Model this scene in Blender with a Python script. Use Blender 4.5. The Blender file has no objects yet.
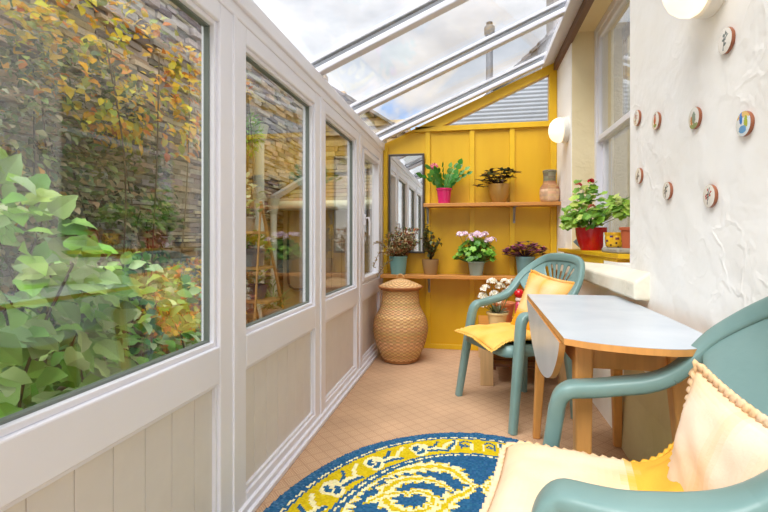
import bpy, bmesh, math, random
from math import sin, cos, pi, radians, sqrt, atan2, exp, floor, hypot
from mathutils import Vector, Matrix, noise
C = bpy.context.scene.collection
SC = bpy.context.scene
R = random.Random(7)

# ------------------------------------------------------------------ camera, sky, sun, exposure
cam = bpy.data.cameras.new('camera'); camo = bpy.data.objects.new('camera', cam); C.objects.link(camo)
cam.sensor_width = 36; cam.lens = 36*450/768; cam.shift_y = -18/768; cam.clip_start = .02
camo.location = (0, 0, 1); camo.rotation_euler = (pi/2, 0, math.atan(87/450))
SC.camera = camo
SC.view_settings.view_transform = 'Standard'; SC.view_settings.look = 'None'
SC.view_settings.exposure = 0.46; SC.view_settings.gamma = 1; SC.view_settings.use_curve_mapping = False
try:
    SC.cycles.use_denoising = True
    SC.cycles.transparent_max_bounces = 24; SC.cycles.max_bounces = 12; SC.cycles.diffuse_bounces = 8
except Exception: pass

def lin(c):
    return tuple((x/12.92 if x <= .04045 else ((x+.055)/1.055)**2.4) for x in [v/255 for v in c])

SKY = 1.2; SUN = 3.9
w = bpy.data.worlds.new('world'); SC.world = w; w.use_nodes = True
nt = w.node_tree; nt.nodes.clear()
def N(t, nt_, **k):
    n = nt_.nodes.new(t)
    for a, b in k.items(): setattr(n, a, b)
    return n
tc = N('ShaderNodeTexCoord', nt); ns = N('ShaderNodeTexNoise', nt); ns.inputs['Scale'].default_value = 3.2
ns.inputs['Detail'].default_value = 7; ns.inputs['Roughness'].default_value = .55
mp = N('ShaderNodeMapping', nt); mp.inputs['Scale'].default_value = (1, 1, 2.2); mp.inputs['Location'].default_value = (.3, .1, .0)
nt.links.new(tc.outputs['Generated'], mp.inputs[0]); nt.links.new(mp.outputs[0], ns.inputs['Vector'])
rp = N('ShaderNodeValToRGB', nt)
rp.color_ramp.elements[0].position = .36; rp.color_ramp.elements[0].color = (.45, .48, .53, 1)
rp.color_ramp.elements[1].position = .62; rp.color_ramp.elements[1].color = (.80, .80, .815, 1)
nt.links.new(ns.outputs['Fac'], rp.inputs[0])
# a small gap of blue low over the far roofs
vd = N('ShaderNodeVectorMath', nt, operation='DOT_PRODUCT'); vd.inputs[1].default_value = Vector((-.165, .95, .258)).normalized()
nt.links.new(tc.outputs['Generated'], vd.inputs[0])
mr = N('ShaderNodeMapRange', nt); mr.inputs[1].default_value = .9965; mr.inputs[2].default_value = .9998
nt.links.new(vd.outputs['Value'], mr.inputs[0])
n2 = N('ShaderNodeTexNoise', nt); n2.inputs['Scale'].default_value = 22; n2.inputs['Detail'].default_value = 4
nt.links.new(tc.outputs['Generated'], n2.inputs['Vector'])
r2 = N('ShaderNodeMapRange', nt); r2.inputs[1].default_value = .42; r2.inputs[2].default_value = .62
nt.links.new(n2.outputs['Fac'], r2.inputs[0])
mm = N('ShaderNodeMath', nt, operation='MULTIPLY'); nt.links.new(mr.outputs[0], mm.inputs[0]); nt.links.new(r2.outputs[0], mm.inputs[1])
mx = N('ShaderNodeMixRGB', nt); mx.inputs[2].default_value = (.28, .48, .82, 1)
nt.links.new(mm.outputs[0], mx.inputs[0]); nt.links.new(rp.outputs[0], mx.inputs[1])
bg = N('ShaderNodeBackground', nt); bg.inputs['Strength'].default_value = SKY
nt.links.new(mx.outputs[0], bg.inputs[0]); ow = N('ShaderNodeOutputWorld', nt); nt.links.new(bg.outputs[0], ow.inputs[0])
sl = bpy.data.lights.new('sun', 'SUN'); sl.energy = SUN; sl.angle = radians(50); sl.color = (1, .985, .975)
so = bpy.data.objects.new('sun', sl); C.objects.link(so)
so.rotation_euler = Vector((.20, .50, -.84)).to_track_quat('-Z', 'Y').to_euler()

# ------------------------------------------------------------------ materials
def mat(name, col=(200, 200, 200), rough=.5, metal=0, attr=False, var=0, vs=8, vc=None, bump=0, bs=30, bd=4, spec=.5, emit=0, sss=0, coat=0, stretch=None, trans=0):
    m = bpy.data.materials.new(name); m.use_nodes = True; t = m.node_tree
    b = t.nodes['Principled BSDF']; b.inputs['Roughness'].default_value = rough; b.inputs['Metallic'].default_value = metal
    b.inputs['Specular IOR Level'].default_value = spec
    c = lin(col)+(1,)
    b.inputs['Base Color'].default_value = c
    tcn = N('ShaderNodeTexCoord', t); src = tcn.outputs['Object']
    if stretch:
        mpn = N('ShaderNodeMapping', t); mpn.inputs['Scale'].default_value = stretch; t.links.new(src, mpn.inputs[0]); src = mpn.outputs[0]
    base = None
    if attr:
        a = N('ShaderNodeAttribute', t); a.attribute_name = 'Col'; base = a.outputs['Color']
    if var:
        n = N('ShaderNodeTexNoise', t); n.inputs['Scale'].default_value = vs; n.inputs['Detail'].default_value = 5; t.links.new(src, n.inputs['Vector'])
        mrn = N('ShaderNodeMapRange', t); mrn.inputs[1].default_value = .3; mrn.inputs[2].default_value = .7; t.links.new(n.outputs['Fac'], mrn.inputs[0])
        x = N('ShaderNodeMixRGB', t)
        if base: t.links.new(base, x.inputs[1])
        else: x.inputs[1].default_value = c
        if vc: x.inputs[2].default_value = lin(vc)+(1,)
        elif base:
            x.blend_type = 'MULTIPLY'; x.inputs[2].default_value = (1-var, 1-var, 1-var, 1)
        else: x.inputs[2].default_value = tuple(k*(1-var) for k in c[:3])+(1,)
        t.links.new(mrn.outputs[0], x.inputs[0]); base = x.outputs[0]
    if base: t.links.new(base, b.inputs['Base Color'])
    if bump:
        n = N('ShaderNodeTexNoise', t); n.inputs['Scale'].default_value = bs; n.inputs['Detail'].default_value = bd; t.links.new(src, n.inputs['Vector'])
        bn = N('ShaderNodeBump', t); bn.inputs['Strength'].default_value = bump; bn.inputs['Distance'].default_value = .02
        t.links.new(n.outputs['Fac'], bn.inputs['Height']); t.links.new(bn.outputs[0], b.inputs['Normal'])
    if emit:
        b.inputs['Emission Color'].default_value = c; b.inputs['Emission Strength'].default_value = emit
    if coat: b.inputs['Coat Weight'].default_value = coat; b.inputs['Coat Roughness'].default_value = .08
    if trans:
        # thin leaves let some light through
        tr = N('ShaderNodeBsdfTranslucent', t); ms = N('ShaderNodeMixShader', t); ms.inputs[0].default_value = trans
        if base: t.links.new(base, tr.inputs[0])
        else: tr.inputs[0].default_value = c
        t.links.new(b.outputs[0], ms.inputs[1]); t.links.new(tr.outputs[0], ms.inputs[2])
        t.links.new(ms.outputs[0], t.nodes['Material Output'].inputs[0])
    return m

def glass_mat(name, r0, tint=(1, 1, 1)):
    m = bpy.data.materials.new(name); m.use_nodes = True; t = m.node_tree; t.nodes.remove(t.nodes['Principled BSDF'])
    g = N('ShaderNodeNewGeometry', t); d = N('ShaderNodeVectorMath', t, operation='DOT_PRODUCT')
    t.links.new(g.outputs['Incoming'], d.inputs[0]); t.links.new(g.outputs['Normal'], d.inputs[1])
    ab = N('ShaderNodeMath', t, operation='ABSOLUTE'); t.links.new(d.outputs['Value'], ab.inputs[0])
    s1 = N('ShaderNodeMath', t, operation='SUBTRACT', use_clamp=True); s1.inputs[0].default_value = 1; t.links.new(ab.outputs[0], s1.inputs[1])
    pw = N('ShaderNodeMath', t, operation='POWER'); pw.inputs[1].default_value = 5; t.links.new(s1.outputs[0], pw.inputs[0])
    ma = N('ShaderNodeMath', t, operation='MULTIPLY_ADD'); ma.inputs[1].default_value = 1-r0; ma.inputs[2].default_value = r0; t.links.new(pw.outputs[0], ma.inputs[0])
    tr = N('ShaderNodeBsdfTransparent', t); tr.inputs[0].default_value = tint+(1,)
    gl = N('ShaderNodeBsdfGlossy', t); gl.inputs['Roughness'].default_value = 0
    ms = N('ShaderNodeMixShader', t); t.links.new(ma.outputs[0], ms.inputs[0]); t.links.new(tr.outputs[0], ms.inputs[1]); t.links.new(gl.outputs[0], ms.inputs[2])
    t.links.new(ms.outputs[0], t.nodes['Material Output'].inputs[0])
    return m

def sisal_mat():
    m = mat('sisal', (214, 172, 138), .9); t = m.node_tree; b = t.nodes['Principled BSDF']
    tcn = N('ShaderNodeTexCoord', t); sx = N('ShaderNodeSeparateXYZ', t); t.links.new(tcn.outputs['Object'], sx.inputs[0])
    def mth(op, a, bb=None):
        n = N('ShaderNodeMath', t, operation=op)
        for i, v in enumerate([a, bb]):
            if v is None: continue
            if isinstance(v, (int, float)): n.inputs[i].default_value = v
            else: t.links.new(v, n.inputs[i])
        return n.outputs[0]
    p = .088
    def tri(o, off):
        return mth('ABSOLUTE', mth('SUBTRACT', mth('FRACT', mth('ADD', mth('DIVIDE', o, p), off)), .5))
    dd = mth('ADD', tri(sx.outputs[0], 0.2), tri(sx.outputs[1], .1))
    rib = mth('MULTIPLY_ADD', mth('SINE', mth('MULTIPLY', dd, 2*pi*7)), .5); t.nodes[-1].inputs[2].default_value = .5
    line = mth('LESS_THAN', mth('ABSOLUTE', mth('SUBTRACT', dd, .5)), .04)
    n = N('ShaderNodeTexNoise', t); n.inputs['Scale'].default_value = 3.5; n.inputs['Detail'].default_value = 6; t.links.new(tcn.outputs['Object'], n.inputs['Vector'])
    x1 = N('ShaderNodeMixRGB', t); x1.inputs[1].default_value = lin((190, 150, 115))+(1,); x1.inputs[2].default_value = lin((211, 176, 141))+(1,); t.links.new(rib, x1.inputs[0])
    x2 = N('ShaderNodeMixRGB', t); x2.inputs[2].default_value = lin((168, 125, 92))+(1,); t.links.new(mth('MULTIPLY', line, .45), x2.inputs[0]); t.links.new(x1.outputs[0], x2.inputs[1])
    mrn = N('ShaderNodeMapRange', t); mrn.inputs[1].default_value = .3; mrn.inputs[2].default_value = .7; mrn.inputs[3].default_value = .86; mrn.inputs[4].default_value = 1.06; t.links.new(n.outputs['Fac'], mrn.inputs[0])
    x3 = N('ShaderNodeVectorMath', t, operation='SCALE'); t.links.new(x2.outputs[0], x3.inputs[0]); t.links.new(mrn.outputs[0], x3.inputs['Scale'])
    t.links.new(x3.outputs[0], b.inputs['Base Color'])
    bn = N('ShaderNodeBump', t); bn.inputs['Strength'].default_value = .35; bn.inputs['Distance'].default_value = .004; t.links.new(rib, bn.inputs['Height']); t.links.new(bn.outputs[0], b.inputs['Normal'])
    return m

def stucco_mat(name, col, vc):
    m = mat(name, col, .85, var=.1, vs=2.5, vc=vc); t = m.node_tree; b = t.nodes['Principled BSDF']
    tcn = N('ShaderNodeTexCoord', t)
    n = N('ShaderNodeTexNoise', t); n.inputs['Scale'].default_value = 6; n.inputs['Detail'].default_value = 3; n.inputs['Distortion'].default_value = .4; t.links.new(tcn.outputs['Object'], n.inputs['Vector'])
    sub = N('ShaderNodeMath', t, operation='SUBTRACT'); sub.inputs[1].default_value = .5; t.links.new(n.outputs['Fac'], sub.inputs[0])
    ab = N('ShaderNodeMath', t, operation='ABSOLUTE'); t.links.new(sub.outputs[0], ab.inputs[0])
    mrn = N('ShaderNodeMapRange', t); mrn.inputs[1].default_value = 0; mrn.inputs[2].default_value = .05; mrn.inputs[3].default_value = .15; mrn.inputs[4].default_value = 0; t.links.new(ab.outputs[0], mrn.inputs[0])
    n3 = N('ShaderNodeTexNoise', t); n3.inputs['Scale'].default_value = 7; n3.inputs['Detail'].default_value = 3; t.links.new(tcn.outputs['Object'], n3.inputs['Vector'])
    n4 = N('ShaderNodeTexNoise', t); n4.inputs['Scale'].default_value = 2.2; t.links.new(tcn.outputs['Object'], n4.inputs['Vector'])
    m4 = N('ShaderNodeMapRange', t); m4.inputs[1].default_value = .44; m4.inputs[2].default_value = .62; t.links.new(n4.outputs['Fac'], m4.inputs[0])
    mu = N('ShaderNodeMath', t, operation='MULTIPLY'); t.links.new(mrn.outputs[0], mu.inputs[0]); t.links.new(m4.outputs[0], mu.inputs[1])
    ad = N('ShaderNodeMath', t, operation='ADD'); t.links.new(mu.outputs[0], ad.inputs[0]); t.links.new(n3.outputs['Fac'], ad.inputs[1])
    bn = N('ShaderNodeBump', t); bn.inputs['Strength'].default_value = .7; bn.inputs['Distance'].default_value = .016; t.links.new(ad.outputs[0], bn.inputs['Height']); t.links.new(bn.outputs[0], b.inputs['Normal'])
    return m

UPVC = mat('upvc', (236, 236, 244), .32, var=.03, vs=4)
RAFT = mat('rafter_upvc', (214, 214, 222), .35)
PANELM = mat('upvc_panel', (224, 219, 215), .45, var=.05, vs=14)
GASKET = mat('gasket', (112, 120, 114), .5)
GREYG = mat('grey_gasket', (120, 124, 130), .45)
ALU = mat('rafter_cap', (212, 212, 216), .35)
GLASS = glass_mat('window_glass', .12, (.985, .995, .985))
ROOFGLASS = glass_mat('roof_glass', .03, (.99, .995, 1))
YEL = mat('yellow_paint', (219, 174, 22), .42, var=.14, vs=5, vc=(208, 158, 8), bump=.05, bs=60, stretch=(1, 1, .25))
YELB = mat('yellow_trim_paint', (224, 179, 24), .4, var=.1, vs=9, bump=.05, bs=40)
STUCCO = stucco_mat('stucco', (251, 250, 246), (246, 243, 235))
CREAMP = stucco_mat('cream_plaster', (242, 228, 190), (234, 216, 172))
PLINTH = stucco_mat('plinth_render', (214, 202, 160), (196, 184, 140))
SISAL = sisal_mat()
SHELFW = mat('pine_shelf', (206, 140, 66), .45, var=.25, vs=6, stretch=(1, 14, 14), bump=.05)
PINE = mat('table_wood', (224, 160, 88), .4, var=.2, vs=5, stretch=(8, 8, 1), bump=.03)
PINEP = mat('pale_pine', (222, 184, 132), .5, var=.18, vs=5, stretch=(10, 10, 1))
DARKW = mat('dark_wood', (104, 60, 36), .55, var=.3, vs=8)
BROWNP = mat('brown_paint', (116, 84, 66), .5, var=.15, vs=10)
FORM = mat('formica', (198, 204, 210), .32, var=.06, vs=7, vc=(184, 192, 200))
GREENP = mat('green_plastic', (124, 154, 150), .34, var=.12, vs=5, vc=(110, 142, 138), bump=.02, bs=60)
MIRROR = mat('mirror_silver', (235, 238, 238), .0, metal=1)
MFRAME = mat('mirror_frame', (66, 58, 50), .4)
COL = mat('leafy', rough=.38, attr=True, trans=.28, spec=.4)
COLR = mat('painted', rough=.7, attr=True)
COLG = mat('glazed', rough=.25, attr=True, coat=.2)
STONE = mat('stone', rough=.9, attr=True, var=.28, vs=22, bump=.6, bs=28)
CLOTH = mat('velvet', rough=.9, attr=True, var=.10, vs=16, bump=.12, bs=240, spec=.15)
WICK = mat('wicker', rough=.6, attr=True, var=.12, vs=60)
GALV = mat('bracket_metal', (150, 148, 142), .4, metal=.4)
SOILM = mat('soil', (58, 42, 30), .95, bump=.5, bs=80)
BARKM = mat('twig', (104, 84, 58), .8)

# ------------------------------------------------------------------ mesh builder
class MB:
    def __init__(s): s.v = []; s.f = []; s.c = []; s.mi = []
    def add(s, vs, fs, col=(200, 200, 200), mi=0):
        o = len(s.v); s.v += [tuple(x) for x in vs]
        for i, f in enumerate(fs):
            s.f.append([k+o for k in f]); s.c.append(col[i] if isinstance(col, list) else col); s.mi.append(mi)
        return s
    def box(s, x0, x1, y0, y1, z0, z1, col=(200, 200, 200), mi=0):
        v = [(x, y, z) for x in (x0, x1) for y in (y0, y1) for z in (z0, z1)]
        return s.add(v, [(0, 1, 3, 2), (4, 6, 7, 5), (0, 4, 5, 1), (2, 3, 7, 6), (0, 2, 6, 4), (1, 5, 7, 3)], col, mi)
    def hexa(s, b, t, col=(200, 200, 200), mi=0):   # two matching quads
        return s.add(list(b)+list(t), [(3, 2, 1, 0), (4, 5, 6, 7), (0, 1, 5, 4), (1, 2, 6, 5), (2, 3, 7, 6), (3, 0, 4, 7)], col, mi)
    def prism(s, poly, z0, z1, col=(200, 200, 200), mi=0):
        n = len(poly)
        return s.add([(x, y, z0) for x, y in poly]+[(x, y, z1) for x, y in poly], [tuple(range(n-1, -1, -1)), tuple(range(n, 2*n))]+[(i, (i+1) % n, n+(i+1) % n, n+i) for i in range(n)], col, mi)
    def lathe(s, prof, n=28, c=(0, 0, 0), col=(200, 200, 200), wob=None, cap=True):
        vs = []; fs = []; cols = []
        for r, z in prof:
            for k in range(n):
                a = 2*pi*k/n; rr = r*(1+(wob(a, z) if wob else 0)); vs.append((c[0]+rr*cos(a), c[1]+rr*sin(a), c[2]+z))
        for i in range(len(prof)-1):
            for k in range(n):
                fs.append((i*n+k, i*n+(k+1) % n, (i+1)*n+(k+1) % n, (i+1)*n+k)); cols.append(col(i, k) if callable(col) else col)
        if cap:
            fs.append(tuple(range(n-1, -1, -1))); cols.append(col(0, 0) if callable(col) else col)
            fs.append(tuple((len(prof)-1)*n+k for k in range(n))); cols.append(col(len(prof)-2, 0) if callable(col) else col)
        return s.add(vs, fs, cols)
    def sweep(s, pts, ws, ts, sides, n=12, col=(200, 200, 200), p=2.6):
        P = [Vector(q) for q in pts]; vs = []
        for i, q in enumerate(P):
            t = (P[min(i+1, len(P)-1)]-P[max(i-1, 0)]).normalized()
            sd = Vector(sides[i] if isinstance(sides, list) else sides); sd = (sd-t*sd.dot(t)).normalized(); nn = t.cross(sd)
            w_ = ws[i] if isinstance(ws, (list, tuple)) else ws; t_ = ts[i] if isinstance(ts, (list, tuple)) else ts
            for k in range(n):
                a = 2*pi*k/n; ca, sa = cos(a), sin(a); e = 2/p
                vs.append(q+sd*(w_/2*math.copysign(abs(ca)**e, ca))+nn*(t_/2*math.copysign(abs(sa)**e, sa)))
        fs = [(i*n+k, i*n+(k+1) % n, (i+1)*n+(k+1) % n, (i+1)*n+k) for i in range(len(P)-1) for k in range(n)]
        fs += [tuple(range(n-1, -1, -1)), tuple((len(P)-1)*n+k for k in range(n))]
        return s.add(vs, fs, col)
    def tube(s, pts, r, n=6, col=(200, 200, 200)):
        P = [Vector(q) for q in pts]; d = (P[-1]-P[0]); ref = Vector((0, 0, 1)) if abs(d.normalized().z) < .8 else Vector((1, .2, 0))
        if isinstance(r, (list, tuple)): r = [2*x for x in r]
        else: r = 2*r
        return s.sweep(pts, r, r, ref.cross(d.normalized()) if d.length > 1e-6 else ref, n, col, 2)
    def leaf(s, p, d, up, L, W, col, fold=.18, curl=.2, simple=False):
        p = Vector(p); d = Vector(d).normalized(); up = Vector(up); sd = d.cross(up)
        if sd.length < 1e-4: sd = d.cross(Vector((1, 0, .1)))
        sd.normalize(); u = sd.cross(d)
        if simple:
            return s.add([p, p+d*L*.5+sd*W/2+u*fold*W, p+d*L-u*curl*L, p+d*L*.5-sd*W/2+u*fold*W], [(0, 1, 2), (0, 2, 3)], col)
        if L > .095:
            vs = [p]; K = [(.12, .55), (.27, .92), (.42, 1.0), (.58, .88), (.74, .62), (.88, .30)]
            for j, (f_, w_) in enumerate(K):
                c_ = p+d*L*f_-u*(curl*L*f_*f_); z_ = u*(fold*W*w_)
                wv = u*(W*.05*(1 if j % 2 else -1))
                vs += [c_+sd*(W*.5*w_)+z_+wv, c_, c_-sd*(W*.5*w_)+z_-wv]
            vs.append(p+d*L-u*curl*L); n_ = len(vs)-1
            fs = [(0, 1, 2), (0, 2, 3)]+[(3*j+1+i, 3*j+4+i, 3*j+5+i, 3*j+2+i) for j in range(5) for i in (0, 1)]+[(n_-3, n_, n_-2), (n_-2, n_, n_-1)]
            cl = [tuple(min(255, max(0, int(v*q))) for v in col) for q in (1.05, .95)]
            return s.add(vs, fs, [cl[i % 2] for i in range(len(fs))])
        m1 = p+d*L*.33; m2 = p+d*L*.7-u*curl*L*.35; tp = p+d*L*.98-u*curl*L
        f1 = u*fold*W; 
        return s.add([p, m1+sd*W/2+f1, m1, m1-sd*W/2+f1, m2+sd*W*.36+f1*.8, m2, m2-sd*W*.36+f1*.8, tp],
                     [(0, 1, 2), (0, 2, 3), (1, 4, 5, 2), (2, 5, 6, 3), (4, 7, 5), (5, 7, 6)], col)
    def ball(s, c, r, col, n=8, m=5, sq=(1, 1, 1)):
        vs = [(c[0], c[1], c[2]-r*sq[2])]; fs = []
        for i in range(1, m):
            a = -pi/2+pi*i/m
            for k in range(n):
                b = 2*pi*k/n; vs.append((c[0]+r*sq[0]*cos(a)*cos(b), c[1]+r*sq[1]*cos(a)*sin(b), c[2]+r*sq[2]*sin(a)))
        vs.append((c[0], c[1], c[2]+r*sq[2])); T = len(vs)-1
        for k in range(n):
            fs.append((0, 1+(k+1) % n, 1+k)); fs.append((T, T-n+k, T-n+(k+1) % n))
            for i in range(m-2): fs.append((1+i*n+k, 1+i*n+(k+1) % n, 1+(i+1)*n+(k+1) % n, 1+(i+1)*n+k))
        return s.add(vs, fs, col)
    def build(s, name, m, parent=None, bevel=0, smooth=False, sub=0, solid=0, seg=2, loc=None):
        me = bpy.data.meshes.new(name); me.from_pydata(s.v, [], s.f)
        ms = m if isinstance(m, (list, tuple)) else [m]
        for q in ms: me.materials.append(q)
        if len(ms) > 1: me.polygons.foreach_set('material_index', s.mi)
        ca = me.color_attributes.new('Col', 'FLOAT_COLOR', 'CORNER'); buf = []; cache = {}
        for f, c in zip(s.f, s.c):
            k = cache.get(c)
            if k is None: k = cache[c] = lin(c)+(1.0,)
            buf.extend(k*len(f))
        ca.data.foreach_set('color', buf)
        me.validate(); me.update()
        if smooth:
            me.polygons.foreach_set('use_smooth', [True]*len(me.polygons))
            if smooth != 'all':
                try: me.set_sharp_from_angle(angle=radians(smooth if smooth is not True else 42))
                except Exception: pass
        o = bpy.data.objects.new(name, me); C.objects.link(o)
        if parent: o.parent = parent
        if loc: o.location = loc
        if solid:
            q = o.modifiers.new('thickness', 'SOLIDIFY'); q.thickness = solid; q.offset = 0
        if bevel:
            q = o.modifiers.new('bevel', 'BEVEL'); q.width = bevel; q.segments = seg; q.limit_method = 'ANGLE'; q.angle_limit = radians(40)
        if sub:
            q = o.modifiers.new('subdivision', 'SUBSURF'); q.levels = sub; q.render_levels = sub
        return o

def tag(o, label, cat, group=None, kind=None):
    o['label'] = label; o['category'] = cat
    if group: o['group'] = group
    if kind: o['kind'] = kind
    return o
def thing(name, label, cat, loc=(0, 0, 0), rz=0, group=None):
    o = bpy.data.objects.new(name, None); o.empty_display_size = .05; C.objects.link(o)
    o.location = loc; o.rotation_euler = (0, 0, rz); return tag(o, label, cat, group)
def struct(o): o['kind'] = 'structure'; return o
def sroot(name, loc=(0, 0, 0)):
    o = bpy.data.objects.new(name, None); C.objects.link(o); o.location = loc; return struct(o)
def jit(c, a=14, r=R):
    k = r.uniform(-a, a); return tuple(max(0, min(255, int(v+k+r.uniform(-a*.4, a*.4)))) for v in c)
def rv(r=R):
    while True:
        v = Vector((r.uniform(-1, 1), r.uniform(-1, 1), r.uniform(-1, 1)))
        if .05 < v.length < 1: return v

# ================================================================== THE SETTING
XL, XR, YB = -.80, .727, 4.1
Y0 = -.9                                                     # the room runs on behind the camera
def roofz(x): return 1.872+.4245*(x+.8)
struct(MB().box(-.9, 1.0, Y0, YB+.1, -.06, 0).build('floor', SISAL))
# --- left wall: four glazed frames over boarded panels (pitch .91 m)
PITCH = .91; M0 = 1.425
def glazed_bay(n, y0, y1, casement=False):
    f = MB(); xf, xb = XL, XL-.07
    sl_, sr_ = y0+.004, y1-.004; zt, zg, zs, zp, zb = 1.765, 1.702, .648, .528, .075
    ga, gb = y0+.084, y1-.090
    f.box(xb, xf, sl_, ga, 0, zt); f.box(xb, xf, gb, sr_, 0, zt)                     # stiles
    f.box(xb, xf, ga, gb, zg, zt); f.box(xb, xf, ga, gb, zp, zs); f.box(xb, xf, ga, gb, 0, zb)
    fr = struct(f.build(f'window_{n}', UPVC, bevel=.005))
    b = MB(); d = .016                                                                # glazing bead, stepped back
    for (a, c, e, g) in ((ga, ga+d, zs, zg), (gb-d, gb, zs, zg), (ga+d, gb-d, zs, zs+d), (ga+d, gb-d, zg-d, zg)):
        b.box(XL-.05, XL-.012, a, c, e, g)
    b.build('glazing_bead', UPVC, fr, bevel=.003)
    k = MB(); d2 = d+.006
    for (a, c, e, g) in ((ga+d, ga+d2, zs+d, zg-d), (gb-d2, gb-d, zs+d, zg-d), (ga+d2, gb-d2, zs+d, zs+d2), (ga+d2, gb-d2, zg-d2, zg-d)):
        k.box(XL-.046, XL-.028, a, c, e, g)
    k.build('gasket', GASKET, fr)
    ia, ib, ie, ig = ga+d2, gb-d2, zs+d2, zg-d2
    if casement:
        q = MB(); d3 = .030
        for (a, c, e, g) in ((ia, ia+d3, ie, ig), (ib-d3, ib, ie, ig), (ia+d3, ib-d3, ie, ie+d3), (ia+d3, ib-d3, ig-d3, ig)):
            q.box(XL-.055, XL+.004, a, c, e, g)
        sh = q.build('casement_sash', UPVC, fr, bevel=.005)
        h = MB(); hy = ia+d3*.5
        h.box(XL+.004, XL+.014, hy-.012, hy+.012, 1.10, 1.18); h.sweep([(XL+.016, hy, 1.15), (XL+.04, hy, 1.155), (XL+.046, hy+.002, 1.12), (XL+.044, hy+.006, 1.02)], [.022, .024, .024, .018], [.016, .016, .014, .012], (0, 1, 0))
        h.build('window_handle', UPVC, sh, smooth=True)
        ia += d3; ib -= d3; ie += d3; ig -= d3
    MB().box(XL-.045, XL-.038, ia-.004, ib+.004, ie-.004, ig+.004).build('glass_pane', GLASS, fr)
    p = MB(); y = ga; bw = (gb-ga)/7                                                  # boarded panel
    p.box(XL-.05, XL-.03, ga, gb, zb, zp)
    for i in range(7): p.box(XL-.032, XL-.022, ga+i*bw+.0011, ga+(i+1)*bw-.0011, zb, zp)
    p.build('boarded_panel', PANELM, fr, bevel=.0015)
    q = MB()
    for (a, c, e, g) in ((ga, ga+.012, zb, zp), (gb-.012, gb, zb, zp), (ga+.012, gb-.012, zb, zb+.016), (ga+.012, gb-.012, zp-.012, zp)):
        q.box(XL-.03, XL-.010, a, c, e, g)
    q.build('panel_bead', UPVC, fr, bevel=.003)
    return fr
glazed_bay(1, M0-PITCH, M0); glazed_bay(2, M0, M0+PITCH); glazed_bay(3, M0+PITCH, M0+2*PITCH-.04); glazed_bay(4, M0+2*PITCH-.04, 4.02, True)
glazed_bay(5, M0-2*PITCH, M0-PITCH)
tr = MB()
for k in range(4): tr.box(XL-.002, XL+.006, M0+k*PITCH-(.04 if k > 1 else 0)-.012, M0+k*PITCH-(.04 if k > 1 else 0)+.012, .03, 1.765)
struct(tr.build('trim_1', UPVC, bevel=.003))
struct(MB().box(XL-.07, XL+.002, 4.02, YB, 0, 1.9).build('trim_2', UPVC, bevel=.004))
# floor trim and eaves beam
q = MB(); q.box(XL-.02, XL+.028, Y0, YB, 0, .022); q.box(XL-.02, XL+.014, Y0, YB, .022, .045)
struct(q.build('baseboard_left', UPVC, bevel=.004))
q = MB(); q.box(XL-.09, XL+.004, Y0, YB, 1.765, 1.81); q.box(XL-.09, XL+.016, Y0, YB, 1.81, 1.872)
q.hexa([(XL-.09, Y0, 1.872), (XL+.016, Y0, 1.872), (XL+.016, YB, 1.872), (XL-.09, YB, 1.872)], [(XL-.09, Y0, 1.872), (XL-.02, Y0, 1.90), (XL-.02, YB, 1.90), (XL-.09, YB, 1.872)])
struct(q.build('trim_3', UPVC, bevel=.005))
# --- roof: rafters, panes
ce = sroot('ceiling')
RY = [M0-2*PITCH-.02, M0-PITCH-.04, M0-.05, M0+PITCH-.02, 3.13, 4.02]
def slab(x0, x1, y0, y1, a, b, col=(200, 200, 200)):          # a strip lying in the roof slope, a..b above the underside
    m = MB(); return m.hexa([(x0, y0, roofz(x0)+a), (x1, y0, roofz(x1)+a), (x1, y1, roofz(x1)+a), (x0, y1, roofz(x0)+a)],
                            [(x0, y0, roofz(x0)+b), (x1, y0, roofz(x1)+b), (x1, y1, roofz(x1)+b), (x0, y1, roofz(x0)+b)])
for i, y in enumerate(RY):
    hw = .030
    r_ = slab(XL-.05, .70, y-hw, y+hw, .006, .042).build('rafter', RAFT, ce, bevel=.007, seg=3)
    g1 = slab(XL-.05, .70, y-hw*.72, y+hw*.72, .042, .062).build('rafter_gasket', GREYG, r_)
    slab(XL-.05, .70, y-hw*.95, y+hw*.95, .078, .10).build('rafter_cap', ALU, r_, bevel=.004)
    if i < len(RY)-1:
        slab(XL-.10, .70, y, RY[i+1], .060, .075).build('glass_pane', ROOFGLASS, ce)
slab(XL-.10, .70, RY[-1], YB+.08, .060, .075).build('glass_pane', ROOFGLASS, ce)
# white wall plate along the top, then the brown batten
q = MB(); q.hexa([(.60, Y0, roofz(.60)-.004), (.70, Y0, roofz(.70)-.004), (.70, YB, roofz(.70)-.004), (.60, YB, roofz(.60)-.004)],
                 [(.60, Y0, roofz(.60)+.05), (.70, Y0, roofz(.70)+.05), (.70, YB, roofz(.70)+.05), (.60, YB, roofz(.60)+.05)])
struct(q.build('trim_4', UPVC, bevel=.004))
struct(MB().box(.697, .735, Y0, YB, 2.44, 2.60).build('trim_5', BROWNP, bevel=.003))
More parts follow.
